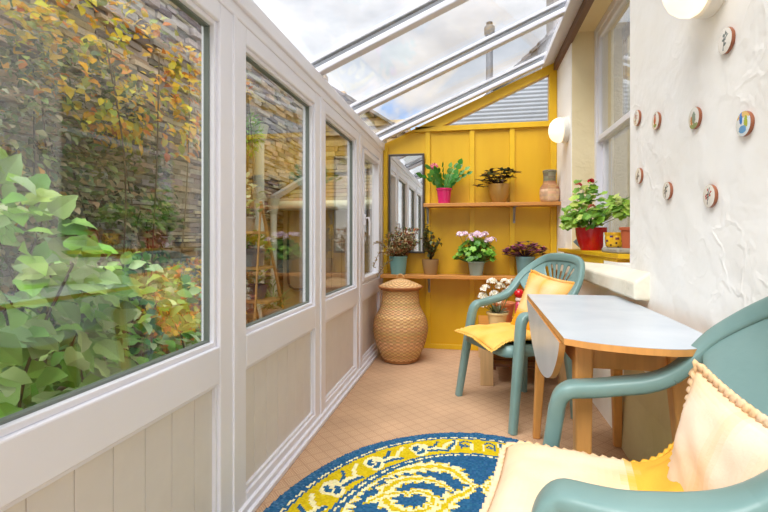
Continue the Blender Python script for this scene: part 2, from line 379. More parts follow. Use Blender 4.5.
# --- end wall, painted yellow, with a sloping fanlight
def slant_in(x): return 2.008+.4425*(x+.249)
def slant_out(x): return roofz(x)-.004
wb = MB(); y0, y1 = YB, YB+.05
def polyY(m, pts, y0, y1):
    n = len(pts); m.add([(x, y0, z) for x, z in pts]+[(x, y1, z) for x, z in pts], [tuple(range(n)), tuple(range(2*n-1, n-1, -1))]+[(i, n+i, n+(i+1) % n, (i+1) % n) for i in range(n)])
polyY(wb, [(XL-.02, 0), (.74, 0), (.74, 1.985), (-.30, 1.985), (-.45, slant_out(-.45)), (XL-.02, slant_out(XL-.02))], y0, y1)
wbo = struct(wb.build('wall_back', YEL))
def bat(n, x0, x1, z0, z1, th=.02, ytop=None):
    return MB().box(x0, x1, YB-th, YB, z0, z1).build(n, YELB, wbo, bevel=.003)
for x in (-.385, .009, .354): bat('batten', x-.022, x+.022, .04, 1.962)
bat('batten', XL+.004, XL+.045, .0, 1.86); bat('batten', .672, .725, .04, 1.962)
bat('baseboard_back', XL+.045, .725, 0, .042, .024)
MB().box(-.50, .725, YB-.03, YB+.05, 1.962, 2.010).build('rail', YELB, wbo, bevel=.003)
q = MB(); xa, xb = -.50, .725
polyY(q, [(-.249, 2.008), (.725, slant_in(.725)), (.725, slant_out(.725)), (-.60, slant_out(-.60)), (-.45, 1.985)], YB-.03, YB+.05)
q.build('sloping_rail', YELB, wbo, bevel=.003)
MB().box(.660, .725, YB-.028, YB+.05, 2.010, 2.44).build('post', YELB, wbo, bevel=.003)
fl = MB(); polyY(fl, [(-.24, 2.010), (.662, 2.010), (.662, 2.41)], YB+.012, YB+.018)
struct(fl.build('window_6', ROOFGLASS))
# --- house wall on the other side: white stucco with a deep sash window
q = MB(); xo = 1.02; RY0, RY1, SZ = 2.275, 3.53, .895
q.box(XR, xo, Y0, YB+.1, 0, SZ-.02); q.box(XR, xo, Y0, RY0, SZ-.02, 2.62); q.box(XR, xo, RY1, YB+.1, SZ-.02, 2.62); q.box(XR, xo, RY0, RY1, 2.52, 2.62)
struct(q.build('wall_right', STUCCO))
q = MB(); e = .004                                                                   # painted reveal lining
q.box(XR+.006, xo-.02, RY1-e, RY1+e, SZ-.02, 2.52); q.box(XR+.006, xo-.02, RY0-e, RY0+e, SZ-.02, 2.52); q.box(XR+.006, xo-.02, RY0, RY1, 2.516, 2.524)
struct(q.build('trim_6', CREAMP))
# sash window
sw = MB(); X0, X1 = .885, .965; a, b, zb, zt = RY0+.004, RY1-.004, SZ-.02, 2.516
sw.box(X0, X1, a, a+.055, zb, zt); sw.box(X0, X1, b-.055, b, zb, zt); sw.box(X0, X1, a+.055, b-.055, zt-.05, zt); sw.box(X0, X1, a+.055, b-.055, zb, zb+.05)
sws = struct(sw.build('window_7', UPVC, bevel=.004))
def sash(x0, x1, z0, z1, rail_lo, rail_hi):
    m = MB(); c, d = a+.055, b-.055
    m.box(x0, x1, c, c+.045, z0, z1); m.box(x0, x1, d-.045, d, z0, z1); m.box(x0, x1, c+.045, d-.045, z0, z0+rail_lo); m.box(x0, x1, c+.045, d-.045, z1-rail_hi, z1)
    s_ = m.build('sash', UPVC, sws, bevel=.004)
    MB().box((x0+x1)/2-.003, (x0+x1)/2+.003, c+.04, d-.04, z0+rail_lo-.005, z1-rail_hi+.005).build('glass_pane', GLASS, s_)
sash(.892, .922, 1.69, zt-.05, .04, .045); sash(.926, .956, zb+.05, 1.73, .06, .04)
struct(MB().box(1.30, 1.32, RY0-.5, RY1+.6, .6, 2.7).build('wall_inner', mat('inner_wall', (196, 188, 170), .9)))
# sloping ledge under the window and the rough plinth at the foot of the wall
q = MB(); yl = 2.04
q.hexa([(.667, yl, .742), (XR+.02, yl, .735), (XR+.02, YB, .735), (.667, YB, .742)], [(.667, yl, .815), (XR+.02, yl, .872), (XR+.02, YB, .872), (.667, YB, .815)])
struct(q.build('trim_7', stucco_mat('ledge_paint', (236, 230, 212), (228, 220, 198)), bevel=.01))
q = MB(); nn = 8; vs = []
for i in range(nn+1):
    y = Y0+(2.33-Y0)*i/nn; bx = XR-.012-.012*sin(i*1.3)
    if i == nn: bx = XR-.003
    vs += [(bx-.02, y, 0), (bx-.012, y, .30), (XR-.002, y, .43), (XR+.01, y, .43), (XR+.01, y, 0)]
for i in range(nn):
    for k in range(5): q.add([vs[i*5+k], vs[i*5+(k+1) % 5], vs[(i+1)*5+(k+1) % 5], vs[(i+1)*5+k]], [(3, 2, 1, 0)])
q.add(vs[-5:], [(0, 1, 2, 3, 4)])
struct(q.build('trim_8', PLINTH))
# lining of the wall below the ledge, the same old cream paint

# ================================================================== THE ROUND-ENDED RUG
def spiral(cx, cy, r0, r1, a0, turns, sgn=1, n=40):
    return [(cx+(r0+(r1-r0)*i/n)*cos(a0+sgn*turns*2*pi*i/n), cy+(r0+(r1-r0)*i/n)*sin(a0+sgn*turns*2*pi*i/n)) for i in range(n+1)]
def make_rug():
    cx, cy, A, B = .03, 1.37, .775, .955
    BL, YE, CR, LB = (43, 92, 130), (206, 180, 26), (232, 222, 168), (70, 112, 146)
    field = []                                              # (polyline, half width, lobes, colour)
    for sg in (1, -1):
        field.append((spiral(.24*sg, 1.70-cy, .03, .155, .4 if sg > 0 else pi-.4, 1.35, sg), .030, 1))
        field.append(([(sg*.02, .46), (sg*.06, .50), (sg*.10, .56), (sg*.17, .585), (sg*.25, .56), (sg*.33, .52), (sg*.40, .44)], .036, 1))
        field.append(([(sg*.02, .46), (sg*.05, .40), (sg*.10, .36), (sg*.14, .26), (sg*.11, .15), (sg*.03, .08)], .032, 1))
        field.append(([(sg*.40, .44), (sg*.47, .34), (sg*.50, .22), (sg*.48, .10), (sg*.40, .04)], .034, 1))
        field.append((spiral(.30*sg, -.10, .02, .12, 1.2 if sg > 0 else pi-1.2, 1.2, sg), .028, 1))
        field.append(([(sg*.05, 0), (sg*.12, -.12), (sg*.14, -.26), (sg*.07, -.38), (0, -.45)], .034, 1))
        field.append((spiral(.22*sg, -.40, .02, .13, -.6 if sg > 0 else pi+.6, 1.2, -sg), .028, 1))
        field.append(([(sg*.28, .36), (sg*.36, .33), (sg*.42, .26)], .02, 1))
    def pd(px, py, pl):
        best = 9; arc = 0; ba = 0
        for i in range(len(pl)-1):
            ax, ay = pl[i]; bx, by = pl[i+1]; dx, dy = bx-ax, by-ay; l2 = dx*dx+dy*dy+1e-9
            t = max(0, min(1, ((px-ax)*dx+(py-ay)*dy)/l2)); d = hypot(px-ax-t*dx, py-ay-t*dy); l = sqrt(l2)
            if d < best: best = d; ba = arc+t*l
            arc += l
        return best, ba, arc
    # border motifs in (along, across) coordinates, repeated and mirrored
    bor = []
    bor += [([(.035, .035), (.06, .05), (.085, .03), (.085, -.02)], .006, BL), ([(.03, -.035), (.03, .02)], .006, CR), ([(.045, .0), (.06, .012), (.075, 0), (.062, -.012), (.05, -.005)], .005, BL), ([(.10, .05), (.13, -.035)], .008, CR), ([(.115, .055), (.125, .01), (.155, -.03)], .010, BL)]
    for o in (.27, .52, .77, 1.02, 1.27, 1.52, 1.77, 2.02, 2.27):
        bor += [(spiral(o+.04, .0, .016, .042, -.5, .85, 1, 18), .024, CR), (spiral(o+.04, .0, .012, .036, -.5, .85, 1, 18), .012, BL),
                ([(o-.10, -.045), (o-.05, -.012), (o-.005, -.01), (o+.02, .02)], .013, CR), ([(o-.11, -.05), (o-.06, -.035), (o-.01, -.032)], .009, BL), ([(o-.07, .045), (o-.05, .01), (o-.02, .0)], .007, BL),
                ([(o-.14, .04), (o-.11, .015), (o-.09, -.02)], .010, CR)]
    vis = MB(); h = .0085; nx = int(2*A/h)+2; ny = int(2*B/h)+2; idx = {}
    th0 = .0
    def colour(x, y):
        r = hypot(x/A, y/B); Rr = hypot(x, y)/max(r, 1e-6); d = (1-r)*Rr
        if d < .05: return LB if R.random() < .2 else BL
        if .058 < d < .068: return CR if int((atan2(y, x)*Rr)/.012) % 4 else BL
        if d < .078: return BL
        if .235 < d < .245: return CR if int((atan2(y, x)*Rr)/.012) % 4 else BL
        if d < .222:
            ang = atan2(x/A, y/B); t = abs(ang)*((A+B)/2-.15); wv = .15-d
            c = YE
            for pl, hw, cc in bor:
                if pl[0][0]-.25 < t < pl[0][0]+.25 and pd(t, wv, pl)[0] < hw: c = cc
            return c
        if d < .262: return BL
        c = BL
        for pl, hw, lobes in field:
            dd, s_, tot = pd(x, y, pl)
            if dd > .085: continue
            ww = hw*(.30+.85*sin(pi*min(1, max(0.03, s_/tot)))**.6)*(1+.75*(2*abs((((s_+dd*.6)/.05) % 1)-.5)-.5))
            if dd < ww*.30: c = YE
            elif dd < ww*.72: c = CR
            elif dd < ww:
                if c != CR: c = YE if (s_/.042+dd*14) % 1 < .55 else CR
        return c
    for j in range(ny):
        for i in range(nx):
            x = -A+(i+.5)*h; y = -B+(j+.5)*h
            if hypot(x/A, y/B) > .995+.004*sin(9*atan2(y, x)): continue
            if y < -.55: col = BL if hypot(x/A, y/B) > .93 else (YE if hypot(x/A, y/B) > .76 else BL)
            else: col = colour(x, y)
            col = jit(col, 10)
            q_ = []
            for a_, b_ in ((i, j), (i+1, j), (i+1, j+1), (i, j+1)):
                k = idx.get((a_, b_))
                if k is None:
                    k = idx[(a_, b_)] = len(vis.v); vis.v.append((cx-A+a_*h, cy-B+b_*h, .013+R.uniform(-.0012, .0012)))
                q_.append(k)
            vis.f.append(q_); vis.c.append(col); vis.mi.append(0)
    o = vis.build('rug', mat('rug_wool', rough=.95, attr=True, spec=.1))
    n = 90; sk = MB(); vs = []
    for rr, z in ((1.0, .001), (1.002, .008), (.99, .0125), (.96, .012)):
        for k in range(n): vs.append((cx+A*rr*cos(2*pi*k/n), cy+B*rr*sin(2*pi*k/n), z))
    sk.add(vs, [(i*n+k, i*n+(k+1) % n, (i+1)*n+(k+1) % n, (i+1)*n+k) for i in range(3) for k in range(n)], (43, 92, 130))
    sk.build('rug_edge', mat('rug_edge_wool', rough=.95, attr=True, spec=.1), o, smooth='all')
    tag(o, 'oval blue and yellow rug with cream scrollwork on the woven floor', 'rug')
make_rug()

# ================================================================== FURNITURE
def catmull(P, m=6):
    P = [Vector(p) for p in P]; Q = [2*P[0]-P[1]]+P+[2*P[-1]-P[-2]]; out = []
    for i in range(1, len(Q)-2):
        a, b, c, d = Q[i-1:i+3]
        for k in range(m):
            t = k/m; out.append(.5*((2*b)+(c-a)*t+(2*a-5*b+4*c-d)*t*t+(3*b-a-3*c+d)*t**3))
    return out+[P[-1]]
def make_chair(label, loc, rz):
    t = thing('plastic_armchair', label, 'chair', loc, rz, 'green plastic garden armchairs')
    K = [(.281, .171, .60), (.304, .046, .616), (.301, -.091, .66), (.275, -.191, .781), (.17, -.275, .884), (0, -.271, .909)]
    half = K+[(-x, y, z) for x, y, z in K[-2::-1]]
    cv = catmull(half, 8)                                   # arm - arch - arm, outer edge
    ctr = Vector((0, -.12, .62))
    path = []; side = []; wd = []; tk = []
    nC = len(cv)
    for i, p in enumerate(cv):
        s_ = i/(nC-1)*2-1; k = min(1, max(0, (abs(s_)-.42)/.30)); k = k*k*(3-2*k)       # 1 on the arms, 0 on the arch
        out = Vector((p.x, 0, max(0, (p.z-.62))*1.15)); out.normalize() if out.length > 1e-4 else None
        sd = out.lerp(Vector((math.copysign(1, p.x) if abs(p.x) > 1e-6 else 0, 0, 0)), k); sd.normalize()
        w_ = .050+.014*k; side.append(tuple(sd)); wd.append(w_); tk.append(.030+.014*k); path.append(p-sd*w_*.5-Vector((0, 0, .017*k)))
    i0 = 16                                                 # where an arm passes into the arch
    for sg, rng in ((1, range(0, i0+1)), (-1, range(nC-1, nC-2-i0, -1))):
        idx = list(rng); pts = [path[i] for i in idx]; p0 = pts[0]
        pre = [Vector((p0.x+.010*sg, p0.y+.020, .50)), Vector((p0.x+.006*sg, p0.y+.014, .540)), Vector((p0.x+.003*sg, p0.y+.004, .566)), Vector((p0.x+.001*sg, p0.y-.012, .582))]; pts = pts[2:]; idx = idx[2:]
        m = MB(); M_ = 4; allp = catmull(pre+pts, M_); W_ = [.056, .060, .062, .064]+[wd[i] for i in idx]; T_ = [.042, .044, .044, .042]+[tk[i] for i in idx]; D_ = [Vector((sg, 0, 0))]*4+[Vector(side[i]) for i in idx]
        def ip(A, k): i_ = min(k//M_, len(A)-2); return A[i_]+(A[i_+1]-A[i_])*(k/M_-i_)
        ks = range(len(allp)); m.sweep(allp, [ip(W_, k) for k in ks], [ip(T_, k) for k in ks], [tuple(ip(D_, k)) for k in ks], 20, p=3.8)
        m.build('armrest', GREENP, t, smooth=50)
        m = MB(); f = Vector((.297*sg, .262, 0)); a_ = Vector((p0.x+.009*sg, p0.y+.017, .525))
        L = [a_.lerp(f, k/8) for k in range(9)]
        m.sweep(L, [.058-.016*k/8 for k in range(9)], [.046-.008*k/8 for k in range(9)], (1, 0, 0), 14, p=4)
        m.build('leg', GREENP, t, smooth=50)
        m = MB(); a_ = Vector((.205*sg, -.150, .415)); f = Vector((.215*sg, -.166, 0))
        L = [a_.lerp(f, k/8)+Vector((.02*sg, -.012, 0))*sin(pi*k/16) for k in range(9)]
        m.sweep(L, [.058-.018*k/8 for k in range(9)], [.050-.014*k/8 for k in range(9)], (1, .3*sg, 0), 14, p=4)
        m.build('leg', GREENP, t, smooth=50)
    # back: rolled arch, wings and fanned slats
    ix = list(range(i0, nC-i0))
    m = MB(); m.sweep([path[i] for i in ix], [wd[i] for i in ix], [tk[i] for i in ix], [side[i] for i in ix], 20, p=3.8)
    m.build('back_arch', GREENP, t, smooth=50)
    S = []; wing = [-1+.56*k/10 for k in range(10)]; slots = []
    n_slot = 6; sw_, bw_ = .056, .070
    x = -.44; S = wing+[x]
    flags = [0]*10
    tot = .88; u = tot/(n_slot*sw_+(n_slot-1)*bw_)
    for k in range(n_slot):
        x += sw_*u*.5; S.append(x); flags.append(1); x += sw_*u*.5; S.append(x); flags.append(1)
        if k < n_slot-1:
            x += bw_*u*.5; S.append(x); flags.append(0); x += bw_*u*.5; S.append(x); flags.append(0)
    S += [.44+.56*(k+1)/10 for k in range(10)]; flags += [0]*10
    T = [0, .06, .14, .22, .30, .36, .44, .52, .60, .68, .76, .84, .90, .96, 1.0]
    def arch(s_):
        f = max(0, min(len(ix)-1.001, 5+(s_+1)/2*(len(ix)-11))); i = int(f); return path[ix[i]].lerp(path[ix[i+1]], f-i)
    def bot(s_):
        a_ = s_*pi/2*.66; return Vector((.222*sin(a_), -.165*cos(a_)+.02, .418))
    vs = []
    for tt in T:
        for s_ in S:
            A_, B_ = arch(s_), bot(s_*.98)
            p = B_.lerp(A_, tt); c_ = 4*tt*(1-tt)
            p += Vector((0, -.022*c_*(1-s_*s_), 0))+Vector((math.copysign(1, s_)*.018*c_*min(1, abs(s_)*1.6), 0, 0))
            vs.append(p)
    nS = len(S); fs = []
    for j in range(len(T)-1):
        for i in range(nS-1):
            if flags[i] and 4 <= j < 12: continue
            fs.append((j*nS+i, j*nS+i+1, (j+1)*nS+i+1, (j+1)*nS+i))
    m = MB(); m.add(vs, fs); o = m.build('backrest', GREENP, t, smooth='all', solid=.007, sub=1)
    # seat: dished top with a rolled edge
    nx, ny = 16, 16; vs = []
    for j in range(ny+1):
        for i in range(nx+1):
            u_, v_ = i/nx*2-1, j/ny*2-1
            hw = .242 if v_ > 0 else .242-.035*v_*v_
            x = u_*hw*(1-.10*abs(v_)**6); y = .045+v_*.225*(1-.08*abs(u_)**6)
            if v_ < 0: y += .035*u_*u_*(-v_)
            e_ = max(abs(u_), abs(v_))
            z = .425-.018*(1-u_*u_)*(1-v_*v_)-(.0 if e_ < .86 else .055*((e_-.86)/.14)**1.7)
            vs.append((x, y, z))
    fs = [(j*(nx+1)+i, j*(nx+1)+i+1, (j+1)*(nx+1)+i+1, (j+1)*(nx+1)+i) for j in range(ny) for i in range(nx)]
    m = MB(); m.add(vs, fs); m.build('seat', GREENP, t, smooth='all', solid=.008)
    return t
make_chair('green plastic armchair nearest the camera, its arm overlapping the table', (.360, 1.018, 0), radians(77.7)).scale = (1.14, 1, .99)
make_chair('green plastic armchair facing the windows beyond the far end of the table', (.295, 2.764, 0), radians(118.8))

def cushion(name, label, M4, hw, hl, th, colf, group=None, frill=.013, pucker=.06, seed=1, bend=None, sag=0):
    rr = random.Random(seed); n = 30; top = []; bt = []; m = MB()
    def P(u, v, s_):
        c_ = (1-pucker*(1-u*u)*abs(v)**3, 1-pucker*(1-v*v)*abs(u)**3)
        x = u*hw*c_[1]; y = v*hl*c_[0]
        f = max(0, (1-abs(u)**3.2)*(1-abs(v)**3.2))**.55
        wr = noise.noise(Vector((x*9+seed*3, y*9, s_)))*.010+noise.noise(Vector((x*22, y*22+seed, s_)))*.005
        z = s_*th*.5*f+wr*f**.5
        q = Vector((x, y, z)); 
        if bend: q = bend(q, u, v)
        return q
    vs = []; fs = []; cols = []
    for s_ in (1, -1):
        o = len(vs)
        for j in range(n+1):
            for i in range(n+1): vs.append(P(i/n*2-1, j/n*2-1, s_))
        for j in range(n):
            for i in range(n):
                q = (o+j*(n+1)+i, o+j*(n+1)+i+1, o+(j+1)*(n+1)+i+1, o+(j+1)*(n+1)+i)
                fs.append(q if s_ > 0 else q[::-1]); cols.append(colf((i+.5)/n*2-1, (j+.5)/n*2-1, s_))
    m.add(vs, fs, cols)
    o = m.build(name, CLOTH, None, smooth='all'); o.matrix_world = M4
    q = o.modifiers.new('weld', 'WELD'); q.merge_threshold = .0012
    tag(o, label, 'cushion', group)
    # gathered frill round the seam
    per = []; N_ = 60
    for k in range(N_): per.append((-1+2*k/N_, -1, 0, -1))
    for k in range(N_): per.append((1, -1+2*k/N_, 1, 0))
    for k in range(N_): per.append((1-2*k/N_, 1, 0, 1))
    for k in range(N_): per.append((-1, 1-2*k/N_, -1, 0))
    vs = []; cols = []; L = len(per)
    for k, (u, v, nx_, ny_) in enumerate(per):
        b_ = P(u*.985, v*.985, 0); e0 = P(u, v, 0); dirn = Vector((u*(abs(u) > .9)*1.0, v*(abs(v) > .9)*1.0, 0)).normalized()
        ph = k*2*pi/3.0; wv = .0025*sin(ph)
        if bend:
            d2 = bend(Vector((u*hw+dirn.x*.01, v*hl+dirn.y*.01, 0)), u, v)-bend(Vector((u*hw, v*hl, 0)), u, v); dirn = d2.normalized() if d2.length > 1e-6 else dirn
        vs += [b_+Vector((0, 0, .003*sin(ph))), e0+dirn*frill*.55+Vector((0, 0, wv)), e0+dirn*(frill*(1+.12*sin(ph+1)))+Vector((0, 0, wv*1.4))]
    fs = [(3*k+j, 3*((k+1) % L)+j, 3*((k+1) % L)+j+1, 3*k+j+1) for k in range(L) for j in range(2)]
    cols = []
    for k in range(L):
        c_ = colf(per[k][0], per[k][1], 1); cols += [jit(c_, 6, rr), jit(c_, 6, rr)]
    f_ = MB().add(vs, fs, cols).build('frill', CLOTH, o, smooth='all', solid=.005)
    return o
def mixc(a, b, t): t = max(0, min(1, t)); return tuple(int(a[i]+(b[i]-a[i])*t) for i in range(3))
PALE, PEACH, GOLD, DEEP = (245, 220, 190), (243, 198, 144), (238, 180, 66), (234, 164, 40)
def rotm(xa, ya, loc):
    xa = Vector(xa).normalized(); ya = Vector(ya); ya = (ya-xa*ya.dot(xa)).normalized(); za = xa.cross(ya)
    return Matrix(((xa.x, ya.x, za.x, loc[0]), (xa.y, ya.y, za.y, loc[1]), (xa.z, ya.z, za.z, loc[2]), (0, 0, 0, 1)))
# near chair: seat pad, rear part unfaded yellow; u runs towards the back of the chair, v away from the camera
def near_pad(u, v, s_):
    k = (u-.27+.10*noise.noise(Vector((u*2, v*3, 0))))/.10
    b_ = mixc(PALE, PEACH, .25+.5*noise.noise(Vector((u*2.2, v*2.2, 4)))+max(0, abs(v)-.8)*2)
    return mixc(b_, GOLD, k)
def near_bend(q, u, v):
    if u > .38:
        k = (u-.38)/.62; q = q+Vector((-.055*k*k, 0, (.105*k**1.3*(.75+.25*sin(5*v)) if v > -.2 else .05*k)+.012*sin(14*v)*k))
    if u < -.75: q = q+Vector((0, 0, -.022*((-u-.75)/.25)**1.5))
    return q
cushion('seat_cushion', 'pale faded yellow seat cushion on the nearest green armchair', rotm((.974, -.228, 0), (.228, .974, 0), (.250, .964, .462)), .22, .235, .055, near_pad, 'yellow chair cushions', bend=near_bend, seed=3)
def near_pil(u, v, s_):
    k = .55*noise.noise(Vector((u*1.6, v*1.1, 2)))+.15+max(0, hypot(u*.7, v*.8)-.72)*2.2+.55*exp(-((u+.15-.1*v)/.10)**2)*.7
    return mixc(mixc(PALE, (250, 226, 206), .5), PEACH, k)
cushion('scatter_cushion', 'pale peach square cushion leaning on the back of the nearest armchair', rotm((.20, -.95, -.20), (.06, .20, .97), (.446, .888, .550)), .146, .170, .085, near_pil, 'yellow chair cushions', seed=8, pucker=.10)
def far_pad(u, v, s_):
    return mixc((236, 180, 80), (243, 196, 108), .5+noise.noise(Vector((u*2, v*2, 1))))
def far_bend(q, u, v):
    k = max(0, -u-.5)/.5; q = q+Vector((0, 0, -.050*k**1.6*(.5+.5*v*-1 if v < 0 else .4)))
    return q
ch = radians(118.8); fx, fy = -sin(ch), cos(ch)
cushion('seat_cushion', 'golden yellow seat cushion on the armchair beyond the table', rotm((-fx, -fy, 0), (-fy*-1, fx*-1, 0) if False else (fy, -fx, 0), (.295+fx*.095, 2.764+fy*.095, .452)), .23, .205, .05, far_pad, 'yellow chair cushions', bend=far_bend, seed=5)
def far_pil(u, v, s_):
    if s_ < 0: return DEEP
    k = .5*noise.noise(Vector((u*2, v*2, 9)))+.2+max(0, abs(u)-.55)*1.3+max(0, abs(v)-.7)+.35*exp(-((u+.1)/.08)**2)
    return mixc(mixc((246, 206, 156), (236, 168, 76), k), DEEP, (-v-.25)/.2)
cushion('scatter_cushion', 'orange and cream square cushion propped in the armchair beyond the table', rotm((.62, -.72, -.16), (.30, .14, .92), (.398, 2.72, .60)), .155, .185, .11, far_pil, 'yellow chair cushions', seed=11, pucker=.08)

# --- drop-leaf table: one leaf up against the wall, one hanging
def make_table():
    zt = .72; t = thing('drop_leaf_table', 'grey topped drop-leaf table with wooden legs against the white wall', 'table', (.47, 1.8, 0))
    ox, oy = .47, 1.8
    out = [(.285, 2.39), (.258, 1.175)]
    c1 = catmull([(.256, 1.333, 0), (.336, 1.283, 0), (.456, 1.252, 0), (.548, 1.262, 0), (.622, 1.325, 0), (.662, 1.44, 0), (.678, 1.65, 0), (.688, 1.94, 0), (.697, 2.2, 0), (.700, 2.363, 0)], 5)
    out = [(.275, 2.345)]+[(p.x, p.y) for p in c1]
    L = [(x-ox, y-oy) for x, y in out]
    m = MB(); m.prism(L, zt-.019, zt-.0012, mi=1); m.prism(L, zt-.0012, zt, mi=0)
    m.build('tabletop', [FORM, PINE], t)
    # hanging leaf, its round edge downwards
    prof = catmull([(2.33, .700, 0), (2.27, .665, 0), (2.12, .58, 0), (1.95, .522, 0), (1.79, .503, 0), (1.64, .518, 0), (1.52, .555, 0), (1.44, .612, 0), (1.40, .660, 0), (1.385, .695, 0)], 5)
    def xh(y): return .256+(y-1.333)/1.012*.019
    n = len(prof); vs = []
    for dx in (-.012, .006):
        for p in prof: vs.append((xh(p.x)+dx-ox-.012*(.7-p.y)*3+.008, p.x-oy, p.y))
    m = MB(); m.add(vs, [tuple(range(n))], mi=0); m.add(vs, [tuple(range(2*n-1, n-1, -1))]+[(i, n+i, n+(i+1) % n, (i+1) % n) for i in range(n)], mi=1)
    m.build('hanging_leaf', [FORM, PINE], t)
    ap = MB(); ap.box(.31-ox, .60-ox, 1.42-oy, 1.44-oy, .615, .70); ap.box(.31-ox, .33-ox, 1.42-oy, 2.30-oy, .615, .70); ap.box(.60-ox, .62-ox, 1.40-oy, 2.30-oy, .615, .70); ap.box(.31-ox, .62-ox, 2.28-oy, 2.30-oy, .615, .70)
    ap.build('apron', PINE, t, bevel=.003)
    for a, f in (((.326, 1.43), (.312, 1.37)), ((.575, 1.43), (.605, 1.36)), ((.345, 2.27), (.320, 2.355)), ((.655, 2.24), (.690, 2.335))):
        m = MB(); s0, s1 = .026, .017
        A = [(a[0]-ox+i*s0, a[1]-oy+j*s0, .70) for i, j in ((-1, -1), (1, -1), (1, 1), (-1, 1))]
        B = [(f[0]-ox+i*s1, f[1]-oy+j*s1, 0) for i, j in ((-1, -1), (1, -1), (1, 1), (-1, 1))]
        m.hexa(B, A); m.build('leg', PINE, t, bevel=.006)
make_table()

# --- wicker basket
def make_basket():
    t = thing('wicker_basket', 'tall bulbous wicker basket with a pointed lid in the corner', 'basket', (-.567, 3.64, 0))
    def weave(prof, nst, rows, amp, name, cols, close=False):
        vs = []; fs = []; cc = []; n = nst*4; rw = rows*2
        rr = random.Random(4); rowc = [jit(cols, 16, rr) for _ in range(rows+1)]
        for j in range(rw+1):
            f = j/rw*(len(prof)-1); i = min(int(f), len(prof)-2); g = f-i
            r = prof[i][0]+(prof[i+1][0]-prof[i][0])*g; z = prof[i][1]+(prof[i+1][1]-prof[i][1])*g
            for k in range(n):
                a = 2*pi*k/n; row = j//2; s_ = sin(nst*a+pi*(row % 2))
                rad = r+(amp*s_ if j % 2 else -amp*.5)
                vs.append((rad*cos(a), rad*sin(a), z))
        for j in range(rw):
            for k in range(n):
                fs.append((j*n+k, j*n+(k+1) % n, (j+1)*n+(k+1) % n, (j+1)*n+k)); c_ = rowc[j//2]
                cc.append(jit(c_, 9, rr) if (k//2+j//2) % 2 else mixc(c_, (170, 112, 62), .55))
        m = MB(); m.add(vs, fs, cc); return m.build(name, WICK, t, smooth='all')
    pr = catmull([(.105, .004, 0), (.135, .012, 0), (.158, .05, 0), (.190, .12, 0), (.214, .20, 0), (.222, .27, 0), (.212, .34, 0), (.182, .40, 0), (.158, .45, 0), (.149, .51, 0), (.147, .57, 0), (.150, .59, 0)], 4)
    weave([(p.x, p.y) for p in pr], 24, 58, .006, 'basket_body', (236, 194, 136))
    for z, r in ((.012, .135), (.585, .156)):
        m = MB()
        for q in range(2): m.tube([((r+.003*q)*cos(2*pi*k/40), (r+.003*q)*sin(2*pi*k/40), z+.010*q+.002*sin(8*pi*k/4)) for k in range(41)], .008, 6, (176, 116, 62))
        m.build('basket_rim', WICK, t, smooth='all')
    lid = weave([(.176, .600), (.172, .612), (.13, .632), (.09, .648), (.05, .662), (.018, .670), (.004, .672)], 20, 16, .004, 'lid', (232, 190, 134))
    m = MB(); m.tube([(.175*cos(2*pi*k/40), .175*sin(2*pi*k/40), .602) for k in range(41)], .009, 6, (168, 104, 54)); m.build('lid_rim', WICK, lid, smooth='all')
    m = MB(); m.tube([(.028*cos(a_), 0, .668+.034*sin(a_)) for a_ in [pi*k/10 for k in range(11)]], .008, 6, (200, 150, 92)); m.build('lid_handle', WICK, lid, smooth='all')
make_basket()

# --- mirror and shelves
t = thing('wall_mirror', 'tall narrow dark-framed mirror on the yellow wall', 'mirror', (-.578, YB, 0))
m = MB(); hw = .165; z0, z1 = .862, 1.765; b_ = .018
for (a, c, e, g) in ((-hw, -hw+b_, z0, z1), (hw-b_, hw, z0, z1), (-hw+b_, hw-b_, z0, z0+b_), (-hw+b_, hw-b_, z1-b_, z1)): m.box(a, c, -.05, -.022, e, g)
m.build('mirror_frame', MFRAME, t, bevel=.003)
MB().box(-hw+b_*.5, hw-b_*.5, -.040, -.034, z0+b_*.5, z1-b_*.5).build('mirror_glass', MIRROR, t)
MB().box(-hw+b_*.6, hw-b_*.6, -.034, -.0205, z0+b_*.6, z1-b_*.6).build('backing_board', DARKW, t)
def shelf(label, x0, x1, z, y0, brs):
    t = thing('wall_shelf', label, 'shelf', ((x0+x1)/2, YB-.02, z), 0, 'pine wall shelves'); cx = (x0+x1)/2
    MB().box(x0-cx, x1-cx, y0-YB+.02, -.002, -.030, 0).build('shelf_board', SHELFW, t, bevel=.003)
    for x in brs:
        m = MB(); m.box(x-cx-.009, x-cx+.009, -.005, .0, -.17, -.030); m.box(x-cx-.009, x-cx+.009, -.15, -.005, -.036, -.030)
        m.hexa([(x-cx-.003, -.13, -.037), (x-cx+.003, -.13, -.037), (x-cx+.003, -.118, -.037), (x-cx-.003, -.118, -.037)][::-1], [(x-cx-.003, -.006, -.15), (x-cx+.003, -.006, -.15), (x-cx+.003, -.004, -.135), (x-cx-.003, -.004, -.135)][::-1])
        m.build('bracket', GALV, t)
shelf('upper pine shelf carrying the pink pot and the clay jug', -.405, .724, 1.30, 3.90, (-.385, .37))
shelf('lower pine shelf above the wicker basket, reaching the window frame', -.785, .60, .678, 3.88, (-.372, .354))

# --- low bench behind the far chair
t = thing('wooden_bench', 'low pale wooden bench with a slatted shelf under the yellow wall', 'bench', (.36, 3.5, 0))
MB().box(-.30, .30, -.40, .40, .315, .345).build('bench_top', SHELFW, t, bevel=.004)
for x in (-.255, .255):
    for y in (-.36, .36): MB().box(x-.043, x+.043, y-.022, y+.022, 0, .315).build('leg', PINEP, t, bevel=.004)
m = MB()
for k in range(5): m.box(-.21, .21, -.33+k*.145, -.22+k*.145, .12, .137)
m.box(-.21, -.19, -.34, .36, .10, .12); m.box(.19, .21, -.34, .36, .10, .12); m.build('slatted_shelf', DARKW, t)

